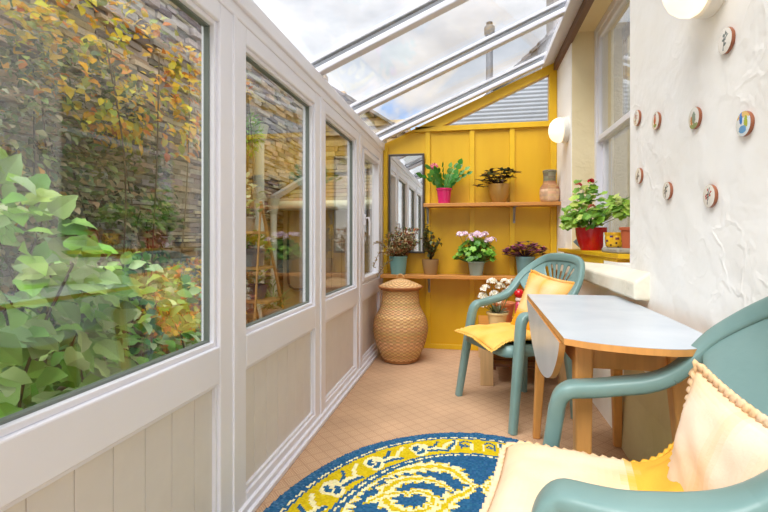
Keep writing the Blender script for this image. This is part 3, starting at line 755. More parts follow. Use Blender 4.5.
# --- window board with its bearer
t = thing('window_board', 'yellow painted board on the ledge below the sash window', 'shelf', (.78, 3.0, .895))
m = MB(); m.prism([(.728-.78, 2.45-3), (.875-.78, 2.45-3), (.875-.78, 3.52-3), (.724-.78, 3.52-3), (.724-.78, 3.76-3), (.675-.78, 3.76-3), (.683-.78, 3.40-3)], 0, .025)
m.build('board', YELB, t, bevel=.003)
m = MB(); m.prism([(.735-.78, 2.50-3), (.80-.78, 2.50-3), (.80-.78, 3.5-3), (.722-.78, 3.5-3), (.722-.78, 3.6-3), (.690-.78, 3.6-3)], -.046, 0)
m.build('bearer', YELB, t, bevel=.003)

# --- wall lamps
GLOBE = mat('lamp_globe', (255, 236, 208), .3, emit=.75)
def lamp(label, y, z, r):
    t = thing('wall_lamp', label, 'lamp', (XR, y, z), 0, 'globe wall lamps')
    m = MB(); m.lathe([(r*.92, .0), (r*.95, .008), (r*.92, .035), (r*.80, .045)], 32); o = m.build('lamp_base', mat('lamp_base', (236, 232, 222), .4), t, smooth=True); o.rotation_euler = (0, -pi/2, 0)
    m = MB(); m.lathe([(r*.82, .04), (r*.90, .055), (r*.88, .08), (r*.76, .105), (r*.54, .125), (r*.28, .135), (.004, .138)], 32); o = m.build('lamp_globe', GLOBE, t, smooth=True); o.rotation_euler = (0, -pi/2, 0)
lamp('lit oval wall lamp by the yellow end wall', 3.66, 1.83, .105)
lamp('lit round wall lamp high above the plaques on the white wall', 1.53, 1.775, .105)

# --- painted plaques on the white wall
CRE = (238, 232, 220)
def plaque(label, y, z, r, kind):
    t = thing('wall_plaque', label, 'plaque', (XR, y, z), 0, 'round painted plaques on the white wall')
    m = MB(); m.lathe([(r*.93, 0.0), (r, .003), (r, .009), (r*.985, .0105)], 28, col=(150, 88, 58)); o = m.build('plaque_rim', COLG, t, smooth=True); o.rotation_euler = (0, -pi/2, 0)
    vs = []; fs = []; cols = []; nr, na = 12, 36; rr = random.Random(int(y*1000))
    sprig = [(rr.uniform(-.5, .5), rr.uniform(-.4, .6)) for _ in range(7)]
    def pic(x, y_):
        if kind == 'bluebird':
            if ((x+.25)/.24)**2+((y_-.30+x*.9)/.5)**2 < 1: return (36, 120, 196)
            if ((x+.02)/.5)**2+((y_+.45)/.33)**2 < 1: return (104, 166, 214)
            if ((x-.42)/.22)**2+((y_-.1)/.5)**2 < 1: return (176, 186, 60)
            if y_ > .5: return (232, 190, 110)
            return (226, 234, 236)
        if kind == 'figure':
            if (x/.3)**2+((y_-.1)/.55)**2 < 1: return (196, 96, 60)
            if (x/.24)**2+((y_-.62)/.22)**2 < 1: return (120, 76, 60)
            if (x/.4)**2+((y_+.55)/.2)**2 < 1: return (140, 160, 90)
            return CRE
        if kind == 'scene':
            if ((x-.1)/.34)**2+(y_/.55)**2 < 1: return (136, 150, 130)
            if ((x+.3)/.25)**2+((y_+.2)/.4)**2 < 1: return (196, 130, 80)
            if y_ < -.55: return (150, 164, 110)
            return (226, 224, 214)
        if abs(x-.25*y_+.05*sin(7*y_)) < .07 and -.75 < y_ < .7: return (70, 74, 70)
        for a_, b__ in sprig:
            if hypot((x-a_), (y_-b__)*1.3) < .13: return {'sprig': (110, 120, 112), 'redsprig': (190, 84, 72), 'dark': (70, 66, 84)}.get(kind, (120, 120, 120))
            px_ = a_*.5; 
            if abs((y_-b__)-(x-a_)*.6) < .05 and min(a_, 0) <= x <= max(a_, 0): return (96, 100, 92)
        return CRE
    for i in range(nr+1):
        for k in range(na): a_ = 2*pi*k/na; q_ = r*.975*i/nr; vs.append((q_*cos(a_), q_*sin(a_), .0106+.002*(1-(i/nr)**2)))
    for i in range(nr):
        for k in range(na):
            a_ = 2*pi*(k+.5)/na; q_ = (i+.5)/nr
            # face looks along -X: local x becomes world z, local y stays world y (negated for the viewer)
            fs.append((i*na+k, i*na+(k+1) % na, (i+1)*na+(k+1) % na, (i+1)*na+k)); cols.append(pic(-q_*sin(a_), q_*cos(a_)))
    m = MB(); m.add(vs, fs, cols); o = m.build('painted_face', COLG, t, smooth='all'); o.rotation_euler = (0, -pi/2, 0)
k_ = XR/.74
plaque('white round plaque with a thin dark sprig, highest of the plaques under the lamp', 1.457, 1.567, .037, 'sprig')
plaque('round plaque with a bright blue bird, on the white wall', 1.368, 1.306, .034, 'bluebird')
plaque('round plaque with a grey-green and tan scene, left of the blue bird one', 1.641, 1.393, .036, 'scene')
plaque('round plaque with a rust red figure, second from the sash window in the upper row', 1.954, 1.464, .035, 'figure')
plaque('round cream plaque touching the window corner, upper of the two beside the sash', 2.164, 1.530, .035, 'redsprig')
plaque('round plaque with dark blossom, lower of the two beside the sash window', 2.14, 1.271, .035, 'dark')
plaque('white plaque with a dark stem, middle of the lower row', 1.851, 1.176, .034, 'sprig')
plaque('white plaque with dark sprig and red dots, nearest in the lower row', 1.546, 1.129, .036, 'redsprig')
plaque('plaque cut off by the right edge of the picture', 1.222, 1.455, .034, 'dark')

# ================================================================== POTS AND PLANTS
def pot_mesh(prof, col, n=36):
    m = MB(); m.lathe(prof, n, col=col, cap=True); return m
def pot(t, r0, r1, h, col, rim=.008, mt=None, round_=0, soil=True):
    pr = []; K = 10
    for i in range(K+1):
        f = i/K; r = r0+(r1-r0)*f+round_*sin(pi*f*.85); pr.append((r, h*f*(.88 if rim else 1)))
    if rim: pr += [(r1+rim, h*.885), (r1+rim*1.2, h*.99), (r1+rim*.8, h)]
    else: pr += [(r1+.002, h)]
    ri = pr[-1][0]-.008
    pr += [(ri, h), (ri-.004, h*.9), (.003, h*.88)]
    p = pot_mesh([(r0*.9, 0)]+pr, col).build('pot', mt or COLG, t, smooth=40)
    if soil: MB().lathe([(.002, h*.89), (ri*.95, h*.895), (ri*.5, h*.915), (.002, h*.92)], 20).build('soil', SOILM, p, smooth='all')
    return p
def stems_leaves(t, base, r, seeds, fn, name='foliage'):
    m = MB(); fn(m, random.Random(seeds)); return m.build(name, COL, t, smooth='all')
def plant(name, label, cat, loc, rz=0, group=None): return thing(name, label, cat, loc, rz, group)
def stem(m, a, b, r, col, sag=0, n=5):
    a, b = Vector(a), Vector(b); m.tube([a.lerp(b, k/n)+Vector((0, 0, sag*sin(pi*k/n))) for k in range(n+1)], [r*(1-.5*k/n) for k in range(n+1)], 5, col)
G = 'potted plants on the pine shelves'
ZU, ZL = 1.30, .678
# pink pot, strappy cactus
t = plant('potted_plant', 'strappy green plant with pink flowers in a magenta pot', 'plant', (-.232, 3.985, ZU), 0, G)
pot(t, .050, .064, .135, (206, 38, 104), .006)
def f(m, r):
    for k in range(30):
        a = r.uniform(0, 2*pi); b = Vector((.03*cos(a), .03*sin(a), .12)); tilt = r.uniform(.25, .95)
        d = Vector((cos(a)*tilt, sin(a)*tilt*(.15 if sin(a) > 0 else .6), 1)).normalized(); p = b
        for s_ in range(r.choice((3, 4, 4, 5))):
            L = r.uniform(.045, .06); m.leaf(p, d, (d.y, -d.x, .4), L*1.15, .036, jit((82, 142, 58), 22, r), .05, .05); p = p+d*L; d = (d+Vector((cos(a), min(0, sin(a)), -.5))*.12).normalized()
    p = Vector((.04, 0, .12)); d = Vector((.40, -.1, .95)).normalized()
    for s_ in range(6):
        m.leaf(p, d, (0, -1, .2), .062, .050, jit((72, 150, 58), 14, r), .04, .0); p = p+d*.047
stems_leaves(t, None, None, 2, f)
for q, (x, z) in enumerate(((-.115, .33), (-.085, .345), (-.10, .305), (-.072, .32))):
    m = MB(); r = random.Random(q)
    for k in range(9): m.leaf((x, -.01, z), rv(r)+Vector((0, 0, .4)), rv(r), .030, .012, jit((224, 120, 150), 20, r), .1, .1)
    m.build('flower', COL, t, smooth='all')
m = MB(); stem(m, (-.02, 0, .12), (-.10, -.01, .315), .005, (84, 132, 60)); m.build('flower_stem', COL, t)
# ochre pot, dark foliage
t = plant('potted_plant', 'dark bronze-leaved plant spilling from a rounded ochre pot', 'plant', (.236, 3.985, ZU), 0, G)
pot(t, .052, .084, .160, (164, 122, 56), 0, round_=.014)
def f(m, r):
    for k in range(24):
        a = 2*pi*k/24+r.uniform(-.2, .2); L = r.uniform(.07, .15); hgt = r.uniform(.02, .12)
        if k == 4: L, a, hgt = .17, pi, -.01
        e = Vector((cos(a)*L, sin(a)*L*.6, .155+hgt)); stem(m, (0, 0, .145), e, .004, (86, 62, 50))
        for j in range(8):
            b = 2*pi*j/8+r.uniform(-.3, .3); m.leaf(e, (cos(b), sin(b)*.7, r.uniform(.0, .55)), (0, 0, 1), r.uniform(.05, .072), .028, jit(r.choice([(74, 62, 50), (92, 66, 62), (98, 104, 70), (60, 66, 48)]), 14, r), .15, .2)
stems_leaves(t, None, None, 5, f)
# clay jug
t = thing('clay_jug', 'weathered grey and terracotta clay jug at the wall end of the upper shelf', 'jug', (.646, 3.965, ZU))
def jc(i, k):
    rr = random.Random(i*7+k//5); b = (224, 186, 146) if i < 7 else ((176, 128, 84) if i < 12 else (136, 128, 104))
    return jit(b, 16, rr)
pr = catmull([(.062, 0, 0), (.072, .01, 0), (.078, .045, 0), (.080, .085, 0), (.074, .125, 0), (.056, .150, 0), (.050, .175, 0), (.049, .215, 0), (.053, .245, 0), (.056, .262, 0), (.047, .262, 0), (.042, .20, 0)], 2)
MB().lathe([(p.x, p.y) for p in pr], 36, col=jc).build('jug_body', mat('jug_clay', rough=.75, attr=True, var=.25, vs=30), t, smooth='all')
# lower shelf: blue pot, twiggy plant
t = plant('potted_plant', 'twiggy plant with small reddish and pale leaves in a blue-green pot by the mirror', 'plant', (-.638, 3.975, ZL), 0, G)
pot(t, .066, .080, .160, (112, 158, 156), .002)
def f(m, r):
    for k in range(44):
        a = r.uniform(0, 2*pi); L = r.uniform(.04, .16); hz = r.uniform(.05, .27)
        e = Vector((cos(a)*L+.02, sin(a)*L*.75-.03, .15+hz)); e.y = min(e.y, .02); stem(m, (cos(a)*.03, sin(a)*.03, .14), e, .0028, (116, 88, 66))
        for j in range(20):
            p = Vector((cos(a)*.03, sin(a)*.03, .14)).lerp(e, r.uniform(.3, 1)); m.leaf(p, rv(r)+Vector((0, -.2, .5)), (0, 0, 1), r.uniform(.026, .04), .020, jit(r.choice([(176, 112, 72), (206, 186, 138), (128, 134, 82), (166, 98, 68), (216, 206, 166), (112, 122, 72)]), 16, r), .1, .2, True)
    for (p0, p1, p2) in (((-.02, -.03, .15), (-.10, -.30, .20), (-.095, -.62, .10)), ((-.02, -.03, .16), (-.10, -.22, .27), (-.11, -.5, .28)), ((0, -.02, .15), (-.08, -.15, .10), (-.10, -.40, .03))):
        c_ = catmull([p0, p1, p2], 6); m.tube(c_, .0025, 5, (126, 92, 70))
        for p in c_[3:]:
            for j in range(3): m.leaf(p, rv(r)+Vector((0, -.2, .3)), (0, 0, 1), .028, .012, jit((176, 160, 118), 24, r), .1, .2, True)
stems_leaves(t, None, None, 8, f)
# brown pot, small bush
t = plant('potted_plant', 'upright small-leaved plant in a brown pot on the lower shelf', 'plant', (-.352, 3.985, ZL), 0, G)
pot(t, .054, .074, .135, (150, 118, 78), 0, round_=.004)
def f(m, r):
    for k in range(14):
        a = r.uniform(0, 2*pi); L = r.uniform(.0, .085); e = Vector((cos(a)*L+(.03 if k % 2 else -.04), sin(a)*L*.6-.01, r.uniform(.20, .40))); 
        if k == 0: e = Vector((-.03, 0, .46))
        stem(m, (0, 0, .12), e, .004, (98, 78, 54))
        for j in range(13):
            p = Vector((0, 0, .12)).lerp(e, r.uniform(.4, 1)); m.leaf(p, rv(r)+Vector((0, -.2, .3)), (0, 0, 1), r.uniform(.036, .05), .030, jit(r.choice([(96, 104, 58), (118, 122, 72), (132, 104, 64), (74, 84, 50)]), 14, r), .1, .2, True)
stems_leaves(t, None, None, 9, f)
# geraniums
def geranium(t, h0, rad, hgt, n, cols, seed, lw=.062, flat=.75):
    def f(m, r):
        for k in range(n):
            a = r.uniform(0, 2*pi); q = sqrt(r.random()); z = r.uniform(.2, 1)
            e = Vector((cos(a)*rad*q*(1.12-.45*z), min(.075, sin(a)*rad*q*flat*(1.12-.45*z)), h0+hgt*z*(1-.35*q))); stem(m, (cos(a)*.02, sin(a)*.02, h0-.01), e, .003, (104, 140, 70))
            nn = Vector((cos(a)*q*.7, sin(a)*q*.7-.35, .8)).normalized(); x_ = nn.orthogonal().normalized(); y_ = nn.cross(x_); R_ = r.uniform(.6, 1)*lw*.5; c = jit(r.choice(cols), 16, r)
            vs = [e-nn*R_*.15]; nL = 15
            for j in range(nL): b = 2*pi*j/nL; rr_ = R_*(1 if j % 3 else .78)*(1 if j else .35); vs.append(e+x_*rr_*cos(b)+y_*rr_*sin(b)+nn*(R_*.12*((j % 3 == 1))))
            m.add(vs, [(0, 1+j, 1+(j+1) % nL) for j in range(nL)], c)
    stems_leaves(t, None, None, seed, f)
def flower_head(t, p, R_, cols, seed, n=12, stem_from=None, pet=.018):
    r = random.Random(seed); m = MB()
    if stem_from: stem(m, stem_from, p, .003, (110, 140, 74))
    for k in range(n):
        d = rv(r).normalized(); d.z = abs(d.z)*.9+.05; d.y = d.y-.15; c = Vector(p)+d*R_*.8
        for j in range(5):
            a = 2*pi*j/5; x_ = d.orthogonal().normalized(); y_ = d.cross(x_); m.leaf(c, x_*cos(a)+y_*sin(a)+d*.5, d, pet, pet*.8, jit(r.choice(cols), 10, r), .05, .05, True)
    m.build('flower', COL, t, smooth='all')
t = plant('potted_plant', 'geranium with pale pink flowers in a grey pot, middle of the lower shelf', 'plant', (.044, 3.98, ZL), 0, G)
pot(t, .054, .070, .120, (146, 162, 152), .006)
geranium(t, .10, .20, .25, 190, [(96, 150, 44), (120, 172, 56), (74, 126, 38), (136, 184, 70)], 3)
for k, (x, z) in enumerate(((-.14, .345), (-.10, .35), (-.03, .335), (.01, .35), (.05, .335), (-.055, .305), (.10, .295), (.135, .30), (.07, .345))): flower_head(t, (x, -.04-.012*(k % 3), z), .032, [(242, 220, 232), (252, 240, 244), (230, 194, 216)], k, 16, (x*.4, 0, .16))
t = plant('potted_plant', 'purple-leaved bushy plant in a teal pot behind the green armchair', 'plant', (.452, 3.985, ZL), 0, G)
pot(t, .062, .078, .165, (104, 140, 142), .004)
def f(m, r):
    for k in range(64):
        a = r.uniform(0, 2*pi); q = sqrt(r.random()); e = Vector((cos(a)*.18*q, sin(a)*.10*q-.02, .19+.09*(1-q)+r.uniform(-.03, .03))); stem(m, (0, 0, .15), e, .003, (96, 62, 70))
        for j in range(7):
            b = 2*pi*j/7+r.uniform(-.3, .3); m.leaf(e, (cos(b), sin(b)-.2, r.uniform(.1, .7)), (0, 0, 1), r.uniform(.034, .052), .024, jit(r.choice([(150, 70, 110), (170, 88, 130), (104, 50, 70), (98, 106, 70), (196, 116, 150)]), 12, r), .12, .15)
stems_leaves(t, None, None, 12, f)
# cream pot with white blossom on the bench
t = plant('potted_plant', 'white-blossomed plant in a cream pot on the low bench', 'plant', (.187, 3.36, .345), 0)
pot(t, .052, .070, .118, (232, 208, 150), .008)
def f(m, r):
    for k in range(16):
        a = r.uniform(0, 2*pi); m.leaf((.02*cos(a), .02*sin(a), .11), (cos(a), sin(a), r.uniform(.4, 1.6)), (0, 0, 1), r.uniform(.06, .09), .024, jit((150, 158, 128), 20, r))
stems_leaves(t, None, None, 2, f)
for k, (x, z) in enumerate(((-.105, .225), (-.085, .285), (-.04, .335), (.02, .30), (.05, .33), (.095, .285), (.06, .25), (-.02, .245), (-.055, .20), (.105, .33), (.0, .20), (-.11, .17))): flower_head(t, (x, -.02-.015*(k % 3), z), .036, [(246, 242, 226), (252, 250, 240), (226, 216, 186)], 40+k, 22, (x*.3, 0, .12), .018)
t = thing('flower_pot', 'empty terracotta pot behind the cream pot on the bench', 'pot', (.255, 3.66, .345)); pot(t, .055, .08, .15, (206, 128, 78), .008, COLR)
t = thing('garden_ornament', 'small ornament with a round red top beside the far armchair', 'ornament', (.362, 3.58, .345))
m = MB(); m.lathe([(.036, 0), (.040, .02), (.034, .07), (.030, .13), (.022, .172)], 20, col=(206, 70, 96)); m.build('ornament_body', COLG, t, smooth='all')
MB().lathe([(.022, .170), (.028, .177), (.028, .190), (.022, .198)], 20, col=(236, 214, 206)).build('ornament_collar', COLG, t, smooth='all')
MB().ball((0, 0, .229), .038, (204, 20, 30), 16, 10, (1, 1, .95)).build('ornament_top', COLG, t, smooth='all')
# window board: red pot geranium, dotted pot, terracotta pot, tiles and stone
ZB = .92
t = plant('potted_plant', 'red-flowered geranium in a glossy red pot on the yellow window board', 'plant', (.772, 3.15, ZB), 0)
pot(t, .062, .090, .148, (206, 16, 26), 0, round_=.012)
def f(m, r):
    pts = [(-.07, .0, .03), (-.12, -.02, .06), (-.03, -.03, .10), (.02, 0, .16), (.07, -.03, .05), (.10, -.22, .09), (.06, -.36, .10), (-.05, .03, .15), (.0, -.05, .05), (-.10, .08, .02), (-.03, .02, .24), (.04, -.10, .07), (.08, -.40, .06), (-.15, .0, -.01), (-.12, -.06, -.01), (-.08, -.12, .0), (-.03, -.14, .02)]
    for (x, y, z) in pts:
        for k in range(16):
            e = Vector((x+r.uniform(-.06, .06), y+r.uniform(-.06, .06), .17+z+r.uniform(-.03, .05))); e.x = max(-.17, min(.09, e.x))
            if k < 2: stem(m, (0, 0, .14), e, .003, (126, 136, 76))
            nn = (rv(r)*.6+Vector((-.3, -.4, .8))).normalized(); x_ = nn.orthogonal().normalized(); y_ = nn.cross(x_); R_ = r.uniform(.019, .033); c = jit(r.choice([(140, 180, 60), (170, 206, 84), (104, 152, 52), (200, 214, 116), (120, 168, 66)]), 14, r)
            vs = [e-nn*R_*.15]
            for j in range(15): b = 2*pi*j/15; rr_ = R_*(1 if j % 3 else .75); vs.append(e+x_*rr_*cos(b)+y_*rr_*sin(b))
            m.add(vs, [(0, 1+j, 1+(j+1) % 15) for j in range(15)], c)
stems_leaves(t, None, None, 6, f)
m = MB(); stem(m, (0, 0, .15), (-.045, .02, .37), .005, (120, 130, 70)); stem(m, (-.045, .02, .37), (-.045, .02, .43), .003, (120, 130, 70)); m.build('flower_stem', COL, t)
for k, p in enumerate(((-.075, .02, .425), (-.01, -.03, .445), (-.02, -.10, .275))): flower_head(t, p, .018 if k else .022, [(206, 30, 40), (224, 60, 56), (176, 30, 34)] if k < 2 else [(190, 96, 70)], 60+k, 9, None, .014)
t = plant('patterned_pot', 'yellow pot painted with dark dots and flowers on the window board', 'pot', (.802, 2.735, ZB+.028), 0)
m = MB(); rr = random.Random(3)
def yc(i, k):
    if 2 < i < 6 and (k+i*3) % 9 in (1, 2): return (120, 60, 50) if rr.random() < .6 else (70, 60, 110)
    if i < 3 and (k*3+i*5) % 7 == 1: return (70, 44, 24)
    return jit((226, 176, 34), 10, rr)
m.lathe([(.046, 0), (.053, .006), (.055, .018), (.056, .03), (.057, .042), (.057, .055), (.055, .066), (.058, .07), (.059, .084), (.052, .084), (.048, .05), (.004, .046)], 36, col=yc); m.build('pot', COLG, t, smooth=40)
t = thing('flower_pot', 'small terracotta pot behind the dotted yellow pot', 'pot', (.832, 2.615, ZB)); pot(t, .032, .040, .138, (190, 96, 56), .008, COLR)
t = thing('stone_slab', 'flat rough grey stone under the dotted yellow pot', 'stone', (.80, 2.70, ZB))
m = MB(); pp = [(-.070, -.235), (.05, -.245), (.062, -.02), (.05, .11), (-.03, .16), (-.075, .03)]; m.prism(pp, 0, .026, (170, 164, 148)); o = m.build('stone', STONE, t, bevel=.008)
o.name = 'slab'
t = thing('ceramic_tile', 'slate blue diamond-set tile left of the red pot', 'tile', (.775, 3.44, ZB)); m = MB(); m.hexa([(-.052, 0, .052), (0, 0, .001), (.052, 0, .052), (0, 0, .104)], [(-.052, .010, .052), (0, .010, .001), (.052, .010, .052), (0, .010, .104)], (120, 138, 156)); m.build('tile_face', COLG, t, bevel=.003)
t = thing('ceramic_tile', 'white tile with a blue flower between the red and yellow pots', 'tile', (.855, 2.99, ZB)); m = MB(); m.box(-.05, .05, 0, .010, 0, .115, (226, 230, 236)); o = m.build('tile_face', COLG, t, bevel=.003)
m = MB(); m.add([(x*.028+.0, -.001, .055+z*.034) for x, z in ((0, 1), (.35, .35), (1, 0), (.35, -.35), (0, -1), (-.35, -.35), (-1, 0), (-.35, .35))], [(0, 1, 2, 3, 4, 5, 6, 7)], (70, 100, 150)); m.build('blue_motif', COLG, t)

# ================================================================== THE GARDEN OUTSIDE
struct(MB().box(-14, 12, -8, 30, -.16, -.07).build('ground', mat('garden_soil', (96, 84, 64), .95, var=.3, vs=3, vc=(70, 84, 44), bump=.5, bs=12)))
STC = [(206, 196, 178), (178, 168, 156), (220, 204, 176), (160, 154, 148), (228, 208, 172), (194, 174, 144), (210, 204, 196), (142, 134, 128)]
STW = [(206, 180, 134), (190, 164, 118), (220, 196, 152), (170, 148, 110), (196, 182, 152), (152, 134, 106)]
def stone_wall(name, o, u, nrm, L, H, top, cols, seed, hmin=.035, hmax=.085, lmin=.10, lmax=.42):
    r = random.Random(seed); o = Vector(o); u = Vector(u); nrm = Vector(nrm); m = MB(); z = 0
    while z < H:
        h = r.uniform(hmin, hmax); x = -r.uniform(0, .2)
        while x < L:
            l = r.uniform(lmin, lmax); zt_ = z+h
            if z < top(x+l/2):
                d = r.uniform(.0, .05); e = .003; j = lambda: r.uniform(-.007, .007)
                def pt(a, b, c): return o+u*max(0, min(L, a))+Vector((0, 0, b))+nrm*c
                f_ = [pt(x+e+j(), z+e+j(), d), pt(x+l-e+j(), z+e+j(), d+j()), pt(x+l-e+j(), zt_-e+j(), d+j()), pt(x+e+j(), zt_-e+j(), d)]
                b_ = [pt(x+e, z+e, -.08), pt(x+l-e, z+e, -.08), pt(x+l-e, zt_-e, -.08), pt(x+e, zt_-e, -.08)]
                m.hexa(b_, f_, jit(r.choice(cols), 18, r))
            x += l
        z += h
    n = 16
    poly = [(L*k/n, max(.1, top(L*k/n)-.03)) for k in range(n+1)]
    pts = [(0, 0)]+poly+[(L, 0)]
    for dd in (-.02,):
        a_ = [o+u*x+Vector((0, 0, z_))+nrm*dd for x, z_ in reversed(pts)] ; b_ = [o+u*x+Vector((0, 0, z_))+nrm*(-.22) for x, z_ in reversed(pts)]; k_ = len(a_)
        m.add(a_+b_, [tuple(range(k_)), tuple(range(2*k_-1, k_-1, -1))]+[(i, k_+i, k_+(i+1) % k_, (i+1) % k_) for i in range(k_)], (84, 76, 66))
    return struct(m.build(name, STONE))
stone_wall('wall_garden_side', (-2.12, -.8, -.07), (0, 1, 0), (1, 0, 0), 6.95, 3.2, lambda x: 3.05+.05*sin(x*3), STC, 21, .022, .055, .08, .30)
stone_wall('wall_garden_end', (-2.35, 6.15, -.07), (1, 0, 0), (0, -1, 0), 2.9, 3.5, lambda x: 3.42-.63*x, STW, 22)
# slate verge on the gable
m = MB(); 
for k in range(9):
    x0, x1 = -2.4+.34*k, -2.4+.34*(k+1)+.02; zz = lambda x: 3.36-.63*(x+2.35)
    m.hexa([(x0, 6.02, zz(x0)), (x1, 6.02, zz(x1)), (x1, 6.5, zz(x1)), (x0, 6.5, zz(x0))], [(x0, 6.02, zz(x0)+.05), (x1, 6.02, zz(x1)+.035), (x1, 6.5, zz(x1)+.035), (x0, 6.5, zz(x0)+.05)], jit((132, 128, 124), 12))
struct(m.build('trim_gable', STONE))
# outhouse with a monopitch slate roof, gutter and downpipe
t = thing('outhouse', 'low outhouse with slate roof and cream gutter in front of the stone wall', 'outbuilding', (-1.40, 4.95, -.07))
m = MB(); m.box(-.55, .55, -.48, .55, 0, 1.40, (150, 128, 98)); m.build('wall', mat('outhouse_render', (158, 138, 104), .9, var=.25, vs=5), t)
m = MB(); rr = random.Random(5)
for j in range(7):
    for k in range(7):
        x0 = -.62+.185*k+(.09 if j % 2 else 0); y0_ = -.58+.175*j; z0_ = 1.43+.35*(y0_+.58)
        m.hexa([(x0, y0_, z0_), (x0+.18, y0_, z0_), (x0+.18, y0_+.2, z0_+.066), (x0, y0_+.2, z0_+.066)], [(x0, y0_, z0_+.018), (x0+.18, y0_, z0_+.018), (x0+.18, y0_+.2, z0_+.075), (x0, y0_+.2, z0_+.075)], jit((158, 138, 100), 16, rr))
m.build('slate_roof', STONE, t)
MB().hexa([(-.64, -.60, 1.45), (-.585, -.60, 1.45), (-.585, .6, 1.87), (-.64, .6, 1.87)], [(-.64, -.60, 1.51), (-.585, -.60, 1.51), (-.585, .6, 1.93), (-.64, .6, 1.93)], (176, 172, 160)).build('verge_flashing', COLR, t)
MB().tube([(-.62, -.60, 1.40), (.66, -.60, 1.40)], .05, 10, (206, 204, 170)).build('gutter', COLR, t, smooth='all')
m = MB(); 
for k in range(6): m.box(-.34+.11*k, -.235+.11*k, -.50, -.47, .02, 1.18, (136, 116, 92))
m.build('plank_door', COLR, t)
# downpipes
def pipe(label, x, y, z1, r, hop):
    t = thing('downpipe', label, 'pipe', (x, y, -.07), 0, 'cream downpipes')
    m = MB(); m.tube([(0, 0, 0), (0, 0, z1)], r, 14, (230, 230, 206)); m.build('pipe', COLR, t, smooth=True)
    m = MB(); m.lathe([(r*1.1, z1-.02), (r*1.5, z1+.04), (r*1.75, z1+.12), (r*1.9, z1+.14), (r*1.4, z1+.14)], 14, col=(206, 206, 176)); m.build('hopper', COLR, t, smooth=True)
    for z in (z1*.35, z1*.72): MB().lathe([(r*1.2, z), (r*1.25, z+.02), (r*1.2, z+.05)], 14, col=(200, 200, 168)).build('collar', COLR, t, smooth=True)
pipe('tall thick cream downpipe against the stone wall', -1.98, 3.98, 2.00, .048, True)
pipe('thinner cream downpipe falling from the outhouse gutter', -1.98, 4.30, 1.33, .034, True)
t = thing('garden_hose', 'black hose looped on the outhouse wall', 'hose', (-1.84, 4.44, .45)); m = MB()
m.tube(catmull([(-.03, 0, .86), (-.045, 0, .5), (-.04, 0, .12), (.0, 0, .03), (.10, 0, .02), (.22, 0, .06), (.25, 0, .4), (.235, 0, .85)], 6), .012, 8, (34, 34, 34)); o = m.build('hose_loop', COLR, t, smooth='all')
# ladder stand with pots
t = thing('plant_stand', 'wooden ladder-shaped plant stand outside the second window', 'stand', (-1.60, 3.27, -.07))
for x, in ((-.12,), (.12,)):
    m = MB(); m.sweep([(x, -.27, 1.33), (x, .36, .0)], .018, .024, (1, 0, 0), 8, (196, 152, 96), 6); m.build('stand_rail', COLR, t)
    m = MB(); m.sweep([(x, -.27, 1.30), (x, -.42, .0)], .012, .016, (1, 0, 0), 8, (196, 152, 96), 6); m.build('stand_rail', COLR, t)
STEPS = [(-.23, 1.10), (-.12, .84), (.0, .58), (.12, .34)]
for y, z in STEPS: MB().box(-.12, .12, y-.16, y+.10, z, z+.018, (196, 152, 98)).build('step', COLR, t)
def sp(label, x, y, z, r0, r1, h, c, cols, sd, n=60, rad=.11, hh=.14, lw=.045, L=.07):
    t = thing('potted_plant', label, 'plant', (-1.60+x, 3.27+y, z-.07), 0, 'potted plants on the ladder stand'); pot(t, r0, r1, h, c, .004, COLR)
    def f(m, r):
        for k in range(n):
            a = r.uniform(0, 2*pi); q = r.random(); e = Vector((cos(a)*rad*q, sin(a)*rad*q, h+hh*r.random()*(1.2-q))); m.leaf(e, (cos(a), sin(a), r.uniform(.0, 1.2)), (0, 0, 1), L*r.uniform(.7, 1.2), lw*r.uniform(.6, 1), jit(r.choice(cols), 16, r), .12, .25)
    stems_leaves(t, None, None, sd, f)
LIME = [(150, 190, 60), (120, 168, 50), (176, 204, 90)]; PALEG = [(196, 204, 150), (150, 170, 104), (220, 224, 190)]
sp('pale trailing plant on the top step of the ladder stand', 0, -.25, 1.12, .045, .06, .10, (170, 164, 150), PALEG, 1, 70, .15, .30, .05, .07)
sp('lime green plant in a grey planter on the second step of the ladder stand', -.01, -.14, .86, .075, .09, .13, (150, 146, 150), LIME, 2, 70, .13, .12, .05, .09)
sp('small plant in a dark blue pot on the third step of the ladder stand', -.03, -.02, .60, .055, .075, .11, (80, 92, 124), PALEG+LIME, 3, 40, .11, .14)
sp('grassy plant in a pale pot on the lowest step of the ladder stand', .03, .12, .36, .07, .085, .15, (206, 202, 190), [(120, 160, 90), (150, 184, 120), (90, 130, 70)], 4, 80, .08, .18, .018, .14)
